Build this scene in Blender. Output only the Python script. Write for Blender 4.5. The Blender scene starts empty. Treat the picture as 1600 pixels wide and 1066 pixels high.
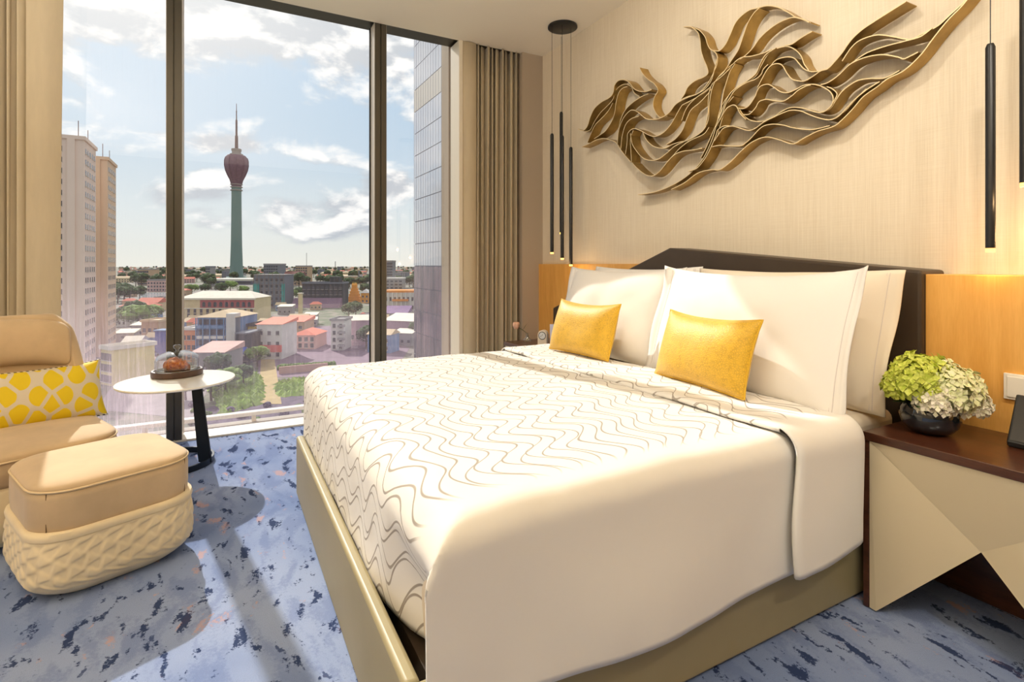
import bpy, bmesh, math, random
from math import sin, cos, pi, tan, atan2, sqrt, radians, exp, tanh
from mathutils import Vector, noise as mnoise
random.seed(7)
scene = bpy.context.scene
COL = scene.collection

# ------------------------------------------------------------------ camera, light, exposure
EYE = 1.15
FPX = 837.0
HOR = 414.0
AZ = radians(151.6)
cam_data = bpy.data.cameras.new('camera')
cam = bpy.data.objects.new('camera', cam_data)
COL.objects.link(cam)
cam.location = (0, 0, EYE)
cam.rotation_euler = (pi / 2, 0, AZ - pi / 2)
cam_data.sensor_width = 36.0
cam_data.lens = 36.0 * FPX / 1600
cam_data.shift_y = -(533 - HOR) / 1600
cam_data.clip_end = 20000
cam_data.clip_start = 0.05
scene.camera = cam
scene.view_settings.view_transform = 'Standard'
scene.view_settings.look = 'None'
scene.view_settings.gamma = 1
scene.view_settings.use_curve_mapping = False
scene.view_settings.exposure = -0.03
scene.cycles.use_denoising = True
scene.cycles.max_bounces = 10
scene.cycles.diffuse_bounces = 5
scene.cycles.transparent_max_bounces = 16
scene.cycles.caustics_reflective = False
scene.cycles.caustics_refractive = False
scene.cycles.sample_clamp_indirect = 6

FX, FY = cos(AZ), sin(AZ)
RX, RY = sin(AZ), -cos(AZ)
def ray(u, v):
    a = (u - 800) / FPX
    return (FX + RX * a, FY + RY * a, (HOR - v) / FPX)
def at_y(u, v, y):
    r = ray(u, v); t = y / r[1]
    return Vector((r[0] * t, y, EYE + r[2] * t))
def at_x(u, v, x):
    r = ray(u, v); t = x / r[0]
    return Vector((x, r[1] * t, EYE + r[2] * t))
def at_z(u, v, z):
    r = ray(u, v); t = (z - EYE) / r[2]
    return Vector((r[0] * t, r[1] * t, z))
def at_d(u, v, d):
    r = ray(u, v)
    return Vector((r[0] * d, r[1] * d, EYE + r[2] * d))

SUN_EL = radians(35.6)
sd = Vector((1, 0.172, 0)).normalized() * cos(SUN_EL) + Vector((0, 0, -sin(SUN_EL)))
sun_data = bpy.data.lights.new('sun', 'SUN')
sun_data.energy = 4.7
sun_data.angle = radians(0.7)
sun_data.color = (1.0, 0.95, 0.86)
sun = bpy.data.objects.new('sun', sun_data)
COL.objects.link(sun)
sun.rotation_euler = sd.to_track_quat('-Z', 'Y').to_euler()
sun.location = (-20, -4, 20)

# added fill lamps: warm ceiling wash of the unseen part of the room
def area(name, loc, size, energy, color, rot=(0, 0, 0), sy=None):
    l = bpy.data.lights.new(name, 'AREA')
    l.energy = energy; l.color = color
    l.shape = 'RECTANGLE'; l.size = size; l.size_y = sy or size
    o = bpy.data.objects.new(name, l); COL.objects.link(o)
    o.location = loc; o.rotation_euler = rot
    return o
WARM = (1.0, 0.91, 0.78)
# added fill panels, not fixtures: bounce off the ceiling of the unseen half
area('fill_uplight_entry', (1.5, -0.3, 1.55), 2.0, 68, WARM, rot=(pi, 0, 0), sy=3.6)
area('fill_uplight_side', (-0.8, -1.75, 1.75), 2.4, 100, WARM, rot=(pi, 0, 0), sy=1.4)
# ceiling wall-washers aimed at the sculpture and the headboard
def wash(loc, aim, e, cone=95):
    l = bpy.data.lights.new('wall_washer', 'SPOT'); l.energy = e; l.color = WARM
    l.spot_size = radians(cone); l.spot_blend = .9; l.shadow_soft_size = .10
    o = bpy.data.objects.new('wall_washer', l); COL.objects.link(o); o.location = loc
    o.rotation_euler = (Vector(aim) - Vector(loc)).to_track_quat('-Z', 'Y').to_euler()
wash((-0.1, 0.9, 2.93), (-0.9, 2.49, 1.75), 70)
wash((-1.5, 0.9, 2.93), (-2.1, 2.49, 1.75), 60)
wash((0.9, 1.0, 2.93), (0.0, 2.2, .9), 75)

# ------------------------------------------------------------------ node helpers
def srgb(r, g, b):
    f = lambda c: (c / 255 / 12.92) if c / 255 <= 0.04045 else ((c / 255 + 0.055) / 1.055) ** 2.4
    return (f(r), f(g), f(b))
class NT:
    def __init__(self, tree):
        self.t = tree; self.n = tree.nodes; self.l = tree.links
    def new(self, typ, **kw):
        nd = self.n.new(typ)
        for k, v in kw.items():
            setattr(nd, k, v)
        return nd
    def link(self, a, b):
        self.l.new(a, b)
    def val(self, sock, x):
        if hasattr(x, 'is_output') or isinstance(x, bpy.types.NodeSocket):
            self.l.new(x, sock)
        else:
            sock.default_value = x
    def math(self, op, a, b=0.0, c=None, clamp=False):
        nd = self.new('ShaderNodeMath', operation=op); nd.use_clamp = clamp
        self.val(nd.inputs[0], a); self.val(nd.inputs[1], b)
        if c is not None: self.val(nd.inputs[2], c)
        return nd.outputs[0]
    def mix(self, fac, a, b, blend='MIX'):
        nd = self.new('ShaderNodeMix', data_type='RGBA', blend_type=blend)
        self.val(nd.inputs[0], fac)
        self.val(nd.inputs[6], a if not isinstance(a, tuple) else (*a[:3], 1))
        self.val(nd.inputs[7], b if not isinstance(b, tuple) else (*b[:3], 1))
        return nd.outputs[2]
    def noise(self, vec, scale, detail=3, rough=0.5, dist=0.0):
        nd = self.new('ShaderNodeTexNoise')
        if vec is not None: self.link(vec, nd.inputs['Vector'])
        nd.inputs['Scale'].default_value = scale; nd.inputs['Detail'].default_value = detail
        nd.inputs['Roughness'].default_value = rough; nd.inputs['Distortion'].default_value = dist
        return nd.outputs['Fac']
    def coord(self, which='Object'):
        return self.new('ShaderNodeTexCoord').outputs[which]
    def mapping(self, vec, scale=(1, 1, 1), rot=(0, 0, 0), loc=(0, 0, 0)):
        nd = self.new('ShaderNodeMapping'); self.link(vec, nd.inputs[0])
        nd.inputs['Scale'].default_value = scale; nd.inputs['Rotation'].default_value = rot
        nd.inputs['Location'].default_value = loc
        return nd.outputs[0]
    def step(self, x, lo, hi):
        nd = self.new('ShaderNodeMapRange', interpolation_type='SMOOTHSTEP')
        self.val(nd.inputs[0], x); nd.inputs[1].default_value = lo; nd.inputs[2].default_value = hi
        return nd.outputs[0]
    def ramp(self, fac, stops):
        nd = self.new('ShaderNodeValToRGB'); self.link(fac, nd.inputs[0])
        e = nd.color_ramp.elements
        while len(e) > 1: e.remove(e[-1])
        e[0].position = stops[0][0]; e[0].color = (*stops[0][1], 1)
        for p, c in stops[1:]:
            k = e.new(p); k.color = (*c, 1)
        return nd.outputs[0]
    def bump(self, h, strength=0.3, dist=0.01):
        nd = self.new('ShaderNodeBump'); self.link(h, nd.inputs['Height'])
        nd.inputs['Strength'].default_value = strength; nd.inputs['Distance'].default_value = dist
        return nd.outputs[0]
def newmat(name):
    m = bpy.data.materials.new(name); m.use_nodes = True
    t = NT(m.node_tree)
    b = m.node_tree.nodes['Principled BSDF']
    return m, t, b
def mat(name, col, rough=0.6, metal=0.0, spec=0.5, var=0.0, vscale=8.0, bump=0.0, bscale=200.0, bdist=0.002,
        sheen=0.0, stretch=(1, 1, 1), coat=0.0):
    m, t, b = newmat(name)
    b.inputs['Base Color'].default_value = (*col, 1)
    b.inputs['Roughness'].default_value = rough
    b.inputs['Metallic'].default_value = metal
    b.inputs['Specular IOR Level'].default_value = spec
    b.inputs['Sheen Weight'].default_value = sheen
    b.inputs['Coat Weight'].default_value = coat
    co = None
    if var or bump:
        co = t.mapping(t.coord(), scale=stretch)
    if var:
        n = t.noise(co, vscale, 4, 0.6)
        n = t.step(n, 0.25, 0.75)
        lo = tuple(c * (1 - var) for c in col); hi = tuple(min(1, c * (1 + var)) for c in col)
        t.link(t.mix(n, lo, hi), b.inputs['Base Color'])
    if bump:
        n = t.noise(co, bscale, 3, 0.6)
        t.link(t.bump(n, bump, bdist), b.inputs['Normal'])
    return m

# ------------------------------------------------------------------ world sky
w = bpy.data.worlds.new('sky'); scene.world = w; w.use_nodes = True
T = NT(w.node_tree)
bg = w.node_tree.nodes['Background']
gen = T.coord('Generated')
sep = T.new('ShaderNodeSeparateXYZ'); T.link(gen, sep.inputs[0])
gx, gy, gz = sep.outputs
azn = T.math('ARCTAN2', gy, T.math('MULTIPLY', gx, -1.0))
eln = T.math('ARCSINE', T.math('MAXIMUM', T.math('MINIMUM', gz, 1.0), -1.0))
def cloud_noise(del_):
    cv = T.new('ShaderNodeCombineXYZ')
    T.link(T.math('MULTIPLY', azn, 1.0), cv.inputs[0])
    T.link(T.math('MULTIPLY', T.math('ADD', eln, del_), 1.9), cv.inputs[1])
    cv.inputs[2].default_value = 3.7
    return T.noise(cv.outputs[0], 6.5, 9, 0.55, 0.25)
n1 = cloud_noise(0.0)
n2 = cloud_noise(0.022)
def azel(u, v):
    r = Vector(ray(u, v)).normalized()
    return atan2(r.y, -r.x), math.asin(r.z)
acc = None
for (u, v, su, sv, wgt) in [(235, 205, 50, 18, .15), (350, 226, 62, 16, .20), (330, 285, 34, 22, .20), (240, 305, 70, 26, .18),
                             (450, 330, 42, 22, .22), (540, 330, 48, 34, .24), (620, 290, 45, 26, .22), (330, 350, 60, 22, .14),
                             (500, 370, 90, 16, .14), (210, 240, 30, 18, .10)]:
    a, e = azel(u, v); a2, _ = azel(u + su, v); _, e2 = azel(u, v - sv)
    dx = T.math('DIVIDE', T.math('SUBTRACT', azn, a), abs(a2 - a))
    dy = T.math('DIVIDE', T.math('SUBTRACT', eln, e), abs(e2 - e))
    q = T.math('ADD', T.math('MULTIPLY', dx, dx), T.math('MULTIPLY', dy, dy))
    g = T.math('MULTIPLY', T.math('EXPONENT', T.math('MULTIPLY', q, -1.0)), wgt)
    acc = g if acc is None else T.math('ADD', acc, g)
high = T.math('MULTIPLY', T.step(eln, 0.25, 0.42), 0.30)
dens = T.math('ADD', T.math('ADD', n1, acc), high)
dens_up = T.math('ADD', T.math('ADD', n2, acc), high)
cover = T.step(dens, 0.525, 0.69)
shade = T.step(T.math('SUBTRACT', dens, dens_up), -0.055, 0.07)
base = T.ramp(T.math('MULTIPLY', eln, 1.2, clamp=True),
              [(0.0, srgb(232, 232, 222)), (0.10, srgb(214, 224, 226)), (0.22, srgb(186, 208, 224)),
               (0.40, srgb(164, 196, 222)), (0.62, srgb(190, 212, 230)), (1.0, srgb(180, 206, 232))])
cl = T.mix(shade, srgb(186, 194, 202), srgb(250, 250, 248))
skyc = T.mix(cover, base, cl)
dotn = T.new('ShaderNodeVectorMath', operation='DOT_PRODUCT')
T.link(gen, dotn.inputs[0]); dotn.inputs[1].default_value = tuple(-sd)
glow = T.math('POWER', T.math('MAXIMUM', dotn.outputs['Value'], 0.0), 14.0)
skyc = T.mix(T.math('MULTIPLY', glow, 0.7, clamp=True), skyc, (1.25, 1.22, 1.15))
belowg = T.step(eln, -0.06, -0.005)
skyc = T.mix(belowg, srgb(150, 150, 145), skyc)
T.link(skyc, bg.inputs[0])
bg.inputs[1].default_value = 1.14

# ------------------------------------------------------------------ mesh helpers
class MB:
    def __init__(self): self.v = []; self.f = []; self.uv = None
    def add(self, vs, fs):
        o = len(self.v); self.v.extend([tuple(p) for p in vs])
        self.f.extend([tuple(i + o for i in f) for f in fs]); return self
    def box(self, x0, x1, y0, y1, z0, z1):
        return self.add([(x0, y0, z0), (x1, y0, z0), (x1, y1, z0), (x0, y1, z0), (x0, y0, z1), (x1, y0, z1), (x1, y1, z1), (x0, y1, z1)],
                        [(0, 3, 2, 1), (4, 5, 6, 7), (0, 1, 5, 4), (1, 2, 6, 5), (2, 3, 7, 6), (3, 0, 4, 7)])
    def prism(self, poly, axis, a, b):
        """poly of 2D points extruded along axis ('x','y','z') from a to b"""
        def p(q, t):
            return {'x': (t, q[0], q[1]), 'y': (q[0], t, q[1]), 'z': (q[0], q[1], t)}[axis]
        n = len(poly)
        vs = [p(q, a) for q in poly] + [p(q, b) for q in poly]
        fs = [tuple(range(n))[::-1], tuple(range(n, 2 * n))] + [(i, (i + 1) % n, n + (i + 1) % n, n + i) for i in range(n)]
        return self.add(vs, fs)
    def tube(self, pts, r, n=10, cap=True):
        pts = [Vector(p) for p in pts]; rs = r if isinstance(r, (list, tuple)) else [r] * len(pts)
        vs = []; fs = []
        up = Vector((0, 0, 1))
        t0 = (pts[1] - pts[0]).normalized()
        nx = t0.cross(up)
        if nx.length < 1e-4: nx = t0.cross(Vector((1, 0, 0)))
        nx.normalize()
        for i, p in enumerate(pts):
            t = (pts[min(i + 1, len(pts) - 1)] - pts[max(i - 1, 0)]).normalized()
            nx = (nx - t * nx.dot(t)).normalized(); ny = t.cross(nx)
            for k in range(n):
                a = 2 * pi * k / n
                vs.append(p + (nx * cos(a) + ny * sin(a)) * rs[i])
        for i in range(len(pts) - 1):
            for k in range(n):
                fs.append((i * n + k, i * n + (k + 1) % n, (i + 1) * n + (k + 1) % n, (i + 1) * n + k))
        if cap:
            fs.append(tuple(range(n))[::-1]); fs.append(tuple((len(pts) - 1) * n + k for k in range(n)))
        return self.add(vs, fs)
    def lathe(self, prof, c=(0, 0, 0), n=32, closed=False):
        vs = []; fs = []; m = len(prof)
        for (r, z) in prof:
            for k in range(n):
                a = 2 * pi * k / n
                vs.append((c[0] + r * cos(a), c[1] + r * sin(a), c[2] + z))
        for i in range(m - 1 if not closed else m):
            j = (i + 1) % m
            for k in range(n):
                fs.append((i * n + k, i * n + (k + 1) % n, j * n + (k + 1) % n, j * n + k))
        if not closed:
            if prof[0][0] > 1e-6: fs.append(tuple(range(n))[::-1])
            if prof[-1][0] > 1e-6: fs.append(tuple((m - 1) * n + k for k in range(n)))
        return self.add(vs, fs)
    def grid(self, fn, nu, nv, wrap_u=False, wrap_v=False):
        vs = [fn(i / (nu if wrap_u else nu - 1), j / (nv if wrap_v else nv - 1)) for i in range(nu) for j in range(nv)]
        fs = []
        for i in range(nu if wrap_u else nu - 1):
            for j in range(nv if wrap_v else nv - 1):
                i2, j2 = (i + 1) % nu, (j + 1) % nv
                fs.append((i * nv + j, i2 * nv + j, i2 * nv + j2, i * nv + j2))
        return self.add(vs, fs)
    def blob(self, c, r, sub=2, amp=0.2, freq=1.5, seed=0, flat=(1, 1, 1)):
        bm = bmesh.new(); bmesh.ops.create_icosphere(bm, subdivisions=sub, radius=1.0)
        vs = []
        for vtx in bm.verts:
            p = vtx.co.copy()
            k = 1 + amp * mnoise.noise(p * freq + Vector((seed * 3.1, seed * 1.7, seed)))
            vs.append((c[0] + p.x * k * r * flat[0], c[1] + p.y * k * r * flat[1], c[2] + p.z * k * r * flat[2]))
        fs = [tuple(x.index for x in f.verts) for f in bm.faces]
        bm.free()
        return self.add(vs, fs)

def wloc(o):
    p = Vector((0, 0, 0))
    while o is not None:
        p += o.location; o = o.parent
    return p
def obj(name, mb, m, parent=None, smooth=False, bevel=0.0, seg=2, local=False, subsurf=0, autosmooth=None, solid=0.0):
    me = bpy.data.meshes.new(name)
    vs = mb.v
    if parent is not None and not local:
        q = wloc(parent); vs = [(a - q.x, b - q.y, c - q.z) for a, b, c in vs]
    me.from_pydata(vs, [], mb.f)
    if mb.uv is not None:
        l = me.uv_layers.new(name='uv')
        for lp in me.loops: l.data[lp.index].uv = mb.uv[lp.vertex_index]
    me.validate(); me.update()
    bm = bmesh.new(); bm.from_mesh(me); bmesh.ops.recalc_face_normals(bm, faces=bm.faces); bm.to_mesh(me); bm.free()
    if m is not None: me.materials.append(m)
    o = bpy.data.objects.new(name, me); COL.objects.link(o)
    if parent is not None: o.parent = parent
    if smooth:
        me.polygons.foreach_set('use_smooth', [True] * len(me.polygons))
        if autosmooth:
            me.set_sharp_from_angle(angle=radians(autosmooth))
    if solid:
        md = o.modifiers.new('solid', 'SOLIDIFY'); md.thickness = solid; md.offset = 0
    if bevel:
        md = o.modifiers.new('bevel', 'BEVEL'); md.width = bevel; md.segments = seg; md.limit_method = 'ANGLE'; md.angle_limit = radians(40)
    if subsurf:
        md = o.modifiers.new('sub', 'SUBSURF'); md.levels = subsurf; md.render_levels = subsurf
    return o
def thing(name, label, cat, loc=(0, 0, 0), rotz=0.0, group=None):
    o = bpy.data.objects.new(name, None); COL.objects.link(o)
    o.location = loc; o.rotation_euler = (0, 0, rotz); o.empty_display_size = 0.1
    return tag(o, label, cat, group)
def tag(o, label, cat, group=None, kind=None):
    o['label'] = label; o['category'] = cat
    if group: o['group'] = group
    if kind: o['kind'] = kind
    return o
def struct(o):
    o['kind'] = 'structure'; return o
def dup(root, loc, rotz=0.0, label=None, group=None, scale=None):
    r = root.copy(); COL.objects.link(r); r.location = loc; r.rotation_euler = (0, 0, rotz)
    if scale: r.scale = scale
    if label: r['label'] = label
    if group: r['group'] = group
    for ch in list(root.children):
        c = ch.copy(); COL.objects.link(c); c.parent = r
        for g in list(ch.children):
            e = g.copy(); COL.objects.link(e); e.parent = c
    return r
def part_copy(src, parent, loc, name=None, rotz=None):
    o = src.copy(); COL.objects.link(o); o.parent = parent; o.location = loc
    if rotz is not None: o.rotation_euler = (0, 0, rotz)
    return o
def fbm(p, oct=3):
    s = 0; a = 1; f = 1
    for _ in range(oct):
        s += a * mnoise.noise(Vector(p) * f); a *= .5; f *= 2.03
    return s
def smooth01(x, a, b):
    t = max(0, min(1, (x - a) / (b - a))); return t * t * (3 - 2 * t)
# ------------------------------------------------------------------ materials of the room
def carpet_mat():
    m, t, b = newmat('carpet')
    co = t.coord()
    nz = t.new('ShaderNodeTexNoise'); t.link(co, nz.inputs['Vector']); nz.inputs['Scale'].default_value = 2.4
    wv = t.new('ShaderNodeVectorMath', operation='SCALE'); wv.inputs[3].default_value = 0.22; t.link(nz.outputs['Color'], wv.inputs[0])
    ad = t.new('ShaderNodeVectorMath', operation='ADD'); t.link(co, ad.inputs[0]); t.link(wv.outputs[0], ad.inputs[1])
    streak = t.mapping(ad.outputs[0], scale=(6.5, 17.0, 1), rot=(0, 0, radians(22)))
    fine = t.noise(co, 75, 2, 0.8)
    def patch(scale, lo, hi, off, k=.34):
        n = t.noise(t.mapping(streak, loc=off), scale, 2, 0.5)
        n = t.math('ADD', n, t.math('MULTIPLY', t.math('SUBTRACT', fine, 0.5), k))
        return t.step(n, lo, hi)
    tone = t.noise(co, 1.2, 3)
    base = t.mix(t.step(tone, .35, .65), srgb(128, 149, 196), srgb(162, 178, 214))
    base = t.mix(t.math('MULTIPLY', patch(.7, .46, .62, (7, 2, 0)), .45), base, srgb(108, 128, 180))
    base = t.mix(t.math('MULTIPLY', patch(.95, .645, .72, (3, 9, 0)), .6), base, srgb(214, 170, 158))
    base = t.mix(t.math('MULTIPLY', patch(1.15, .605, .66, (13, 4, 0)), .92), base, srgb(36, 54, 96))
    base = t.mix(t.math('MULTIPLY', patch(1.7, .67, .72, (23, 14, 0)), .8), base, srgb(48, 66, 110))
    grain = t.noise(co, 420, 2, 0.7)
    base = t.mix(t.math('MULTIPLY', t.math('ABSOLUTE', t.math('SUBTRACT', grain, .5)), .8, clamp=True), base, srgb(60, 72, 110))
    t.link(base, b.inputs['Base Color'])
    b.inputs['Roughness'].default_value = 0.95; b.inputs['Specular IOR Level'].default_value = 0.1
    t.link(t.bump(t.noise(co, 380, 2, .8), .6, .006), b.inputs['Normal'])
    return m
def wallpaper_mat():
    m, t, b = newmat('woven_wallpaper')
    co = t.coord()
    s1 = t.noise(t.mapping(co, scale=(60, 60, 1.2)), 4, 3, .6)
    s2 = t.noise(t.mapping(co, scale=(1.5, 1.5, 90)), 4, 2, .6)
    f = t.math('ADD', t.math('MULTIPLY', s1, .65), t.math('MULTIPLY', s2, .35))
    t.link(t.mix(t.step(f, .3, .7), srgb(222, 208, 184), srgb(234, 222, 200)), b.inputs['Base Color'])
    b.inputs['Roughness'].default_value = .85; b.inputs['Specular IOR Level'].default_value = .2
    t.link(t.bump(f, .25, .002), b.inputs['Normal'])
    return m
def wood_mat(name, c1, c2, rough=.45, stretch=(14, 14, 1.2), coat=0.0):
    m, t, b = newmat(name)
    co = t.mapping(t.coord(), scale=stretch)
    n = t.noise(co, 1.6, 5, .6, .6)
    f = t.noise(t.mapping(t.coord(), scale=tuple(s * 7 for s in stretch)), 2, 3, .6)
    k = t.math('ADD', t.math('MULTIPLY', n, .7), t.math('MULTIPLY', f, .3))
    t.link(t.mix(t.step(k, .3, .7), c1, c2), b.inputs['Base Color'])
    b.inputs['Roughness'].default_value = rough; b.inputs['Coat Weight'].default_value = coat
    b.inputs['Coat Roughness'].default_value = .15
    t.link(t.bump(k, .08, .002), b.inputs['Normal'])
    return m
M = {}
M['carpet'] = carpet_mat()
M['wallpaper'] = wallpaper_mat()
M['ceiling'] = mat('ceiling_paint', srgb(244, 235, 216), .9, spec=.2)
M['pier'] = mat('painted_pier', srgb(182, 168, 150), .85, spec=.2, bump=.1, bscale=300)
M['alu'] = mat('brushed_aluminium', srgb(98, 94, 86), .36, metal=.85)
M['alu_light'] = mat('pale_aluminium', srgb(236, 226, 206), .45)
M['alu_lit'] = mat('lit_aluminium_side', srgb(214, 204, 190), .4)  # light falling on the mullion sides, put into a paler colour
M['gasket'] = mat('black_gasket', (.012, .012, .012), .6)
M['sill'] = mat('white_stone_sill', srgb(226, 222, 212), .45, var=.03)
M['oak'] = wood_mat('honey_wood_veneer', srgb(222, 162, 78), srgb(238, 182, 98), .42)
M['walnut'] = wood_mat('dark_walnut', srgb(62, 34, 22), srgb(92, 52, 34), .28, stretch=(2, 16, 16), coat=.3)
M['leather_dark'] = mat('dark_brown_leather', srgb(66, 54, 42), .42, spec=.4, bump=.12, bscale=260, var=.08, vscale=6)
M['leather_beige'] = mat('sage_beige_leather', srgb(158, 147, 112), .45, spec=.4, bump=.08, bscale=300, var=.05, vscale=3)
M['linen'] = mat('white_cotton', srgb(232, 228, 222), .8, spec=.2, bump=.15, bscale=500, bdist=.001, sheen=.1)
M['linen_warm'] = mat('cream_cotton', srgb(228, 216, 196), .8, spec=.2, bump=.15, bscale=500, bdist=.001)
M['hem'] = mat('mauve_hem_stitch', srgb(206, 196, 194), .8)
M['curtain'] = mat('curtain_linen', srgb(208, 194, 166), .85, spec=.15, sheen=.2, var=.03, vscale=30, stretch=(1, 1, .2), bump=.2, bscale=260)
M['black'] = mat('black_metal', (.012, .012, .013), .35, spec=.5)
M['navy_metal'] = mat('navy_black_metal', srgb(20, 30, 42), .35, metal=.4)
M['brass'] = mat('aged_brass', srgb(178, 146, 84), .33, metal=.7, var=.22, vscale=9)
M['brass_edge'] = mat('bright_brass_edge', srgb(236, 214, 168), .4, metal=.2)
M['white_lacquer'] = mat('white_lacquer', srgb(240, 238, 232), .22, spec=.5)
M['cream_lacquer'] = mat('cream_lacquer', srgb(214, 200, 168), .35, spec=.4)
M['white_plastic'] = mat('white_plastic', srgb(236, 230, 218), .4)
M['velvet'] = mat('camel_velvet', srgb(204, 178, 142), .8, spec=.15, sheen=.35, var=.10, vscale=5, bump=.1, bscale=400)
M['velvet_pale'] = mat('cream_velvet', srgb(232, 214, 178), .8, spec=.15, sheen=.4, var=.06, vscale=6, bump=.1, bscale=400)
M['piping'] = mat('cream_piping', srgb(224, 200, 160), .7)
def lamp_mat(name, col, s):
    m, t, b = newmat(name)
    b.inputs['Base Color'].default_value = (*col, 1)
    b.inputs['Emission Color'].default_value = (*col, 1); b.inputs['Emission Strength'].default_value = s
    return m
M['lamp'] = lamp_mat('warm_led_tip', srgb(255, 190, 96), 3.0)

# ------------------------------------------------------------------ the room shell
XF, XG = -4.083, -4.232        # inner face of the mullions, glass
CEIL = 2.996; WALL = 2.494
X1, Y0 = 2.6, -2.9
def trace_clip(): pass
struct(obj('floor', MB().box(XF, X1, Y0, WALL, -.08, 0), M['carpet']))
cl_ = MB().box(XF, X1, Y0, WALL, CEIL, CEIL + .12)
struct(obj('ceiling', cl_, M['ceiling']))
struct(obj('wall_right', MB().box(-4.45, X1 + .1, WALL, WALL + .15, -.08, CEIL + .12), M['wallpaper']))
M['wall_dark'] = wood_mat('darkened_unseen_wall', srgb(126, 116, 100), srgb(146, 134, 116), .5)  # unseen wall toned dark to cut its bounce onto the bed side
struct(obj('wall_left', MB().box(-4.45, X1 + .1, Y0 - .15, Y0, -.08, CEIL + .12), M['wallpaper']))
struct(obj('wall_front', MB().box(X1, X1 + .15, Y0 - .15, WALL, -.08, CEIL + .12), M['wall_dark']))
PX = -4.042
struct(obj('wall_back', MB().box(-4.45, PX, 2.287, WALL, -.08, CEIL + .12).box(-4.45, XG - .05, 1.70, 2.30, -.08, CEIL + .12), M['pier']))
# wood panelling along the headboard wall
struct(obj('trim_1', MB().box(PX, -2.3, 2.453, WALL + .001, .0, 1.157), M['oak'], bevel=.002))
struct(obj('trim_2', MB().box(-1.021, X1, 2.30, WALL + .001, .0, 1.115), M['oak'], bevel=.002))
struct(obj('trim_3', MB().box(XG - .05, XF, Y0, 2.30, CEIL + .095, CEIL + .14), M['ceiling']))

# ------------------------------------------------------------------ window
def glass_mat():
    m = bpy.data.materials.new('window_glass'); m.use_nodes = True
    t = NT(m.node_tree); m.node_tree.nodes.remove(m.node_tree.nodes['Principled BSDF'])
    out = m.node_tree.nodes['Material Output']
    tr = t.new('ShaderNodeBsdfTransparent'); tr.inputs[0].default_value = (.97, .97, .97, 1)
    gl = t.new('ShaderNodeBsdfGlossy'); gl.inputs['Roughness'].default_value = 0.0
    gl.inputs[0].default_value = (1, .93, .97, 1)
    lw = t.new('ShaderNodeLayerWeight'); lw.inputs[0].default_value = .5
    fr = t.math('ADD', .05, t.math('MULTIPLY', t.math('POWER', lw.outputs['Facing'], 5.0), .85))
    mx = t.new('ShaderNodeMixShader')
    t.link(fr, mx.inputs[0]); t.link(tr.outputs[0], mx.inputs[1]); t.link(gl.outputs[0], mx.inputs[2])
    # dried rain streaks and dust outside; mauve veil low and left is painted haze
    co = t.coord()
    st = t.noise(t.mapping(co, scale=(1, 42, 1.0)), 2.2, 5, .75)
    st = t.step(st, .44, .78)
    st2 = t.step(t.noise(t.mapping(co, scale=(1, 160, 2.5)), 2.0, 3, .7), .5, .8)
    big = t.step(t.noise(t.mapping(co, scale=(1, 1.2, .9)), 1.6, 3, .6), .3, .7)
    sx = t.new('ShaderNodeSeparateXYZ'); t.link(co, sx.inputs[0])
    low = t.math('SUBTRACT', 1.0, t.step(sx.outputs[2], .35, 1.25))
    leftw = t.math('SUBTRACT', 1.0, t.step(sx.outputs[1], -.9, .1))
    veil = t.math('ADD', .015, t.math('MULTIPLY', low, t.math('ADD', .085, t.math('MULTIPLY', leftw, .20))))
    d = t.math('MULTIPLY', veil, t.math('ADD', .55, t.math('ADD', t.math('MULTIPLY', st, .9), t.math('ADD', t.math('MULTIPLY', st2, 1.0), t.math('MULTIPLY', big, .35)))))
    du = t.new('ShaderNodeBsdfTranslucent'); du.inputs[0].default_value = (.90, .72, .84, 1)
    m2 = t.new('ShaderNodeMixShader'); t.link(d, m2.inputs[0]); t.link(mx.outputs[0], m2.inputs[1]); t.link(du.outputs[0], m2.inputs[2])
    t.link(m2.outputs[0], out.inputs[0])
    return m
M['glass'] = glass_mat()
win = struct(bpy.data.objects.new('window_1', None)); COL.objects.link(win)
MY = [(-.316, -.232), (1.022, 1.110), (-1.70, -1.612)]
for a, b_ in MY:
    mid = (a + b_) / 2
    f = obj('mullion', MB().box(XG + .012, XF, a, mid - .004, .012, CEIL + .018).box(XG + .012, XF, mid + .004, b_, .012, CEIL + .018)
            .box(XG + .012, XF - .012, mid - .005, mid + .005, .012, CEIL + .018), M['alu'], win, bevel=.002)
    obj('glazing_bead', MB().box(XG + .012, XG + .03, a - .012, a, .02, CEIL), M['gasket'], f)
    obj('glazing_bead', MB().box(XG + .012, XG + .03, b_, b_ + .006, .02, CEIL), M['alu_lit'], f)  # bead in the same painted lit tone
    obj('lit_side_strip', MB().box(XG + .03, XF - .006, a - .003, a, .012, CEIL), M['alu_lit'], f)  # thin strips added to carry the lit tone on both side faces
    obj('lit_side_strip', MB().box(XG + .03, XF - .006, b_, b_ + .003, .012, CEIL), M['alu_lit'], f)
edges = [Y0, -1.70, -1.612, -.316, -.232, 1.022, 1.110, 1.705]
for a, b_ in ((Y0, -1.70), (-1.612, -.316), (-.232, 1.022), (1.110, 1.705)):
    obj('pane', MB().add([(XG, a - .01, -.02), (XG, b_ + .01, -.02), (XG, b_ + .01, CEIL + .03), (XG, a - .01, CEIL + .03)], [(0, 1, 2, 3)]), M['glass'], win)
obj('window_head', MB().box(XG - .05, XF, Y0, 1.74, CEIL + .018, CEIL + .09), M['alu'], win)
obj('window_sill', MB().box(XG - .03, XF, Y0, 1.74, -.08, .012), M['sill'], win)
obj('jamb', MB().box(XG - .02, XF + .02, 1.705, 1.738, .012, CEIL), M['alu_light'], win, bevel=.003)

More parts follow.
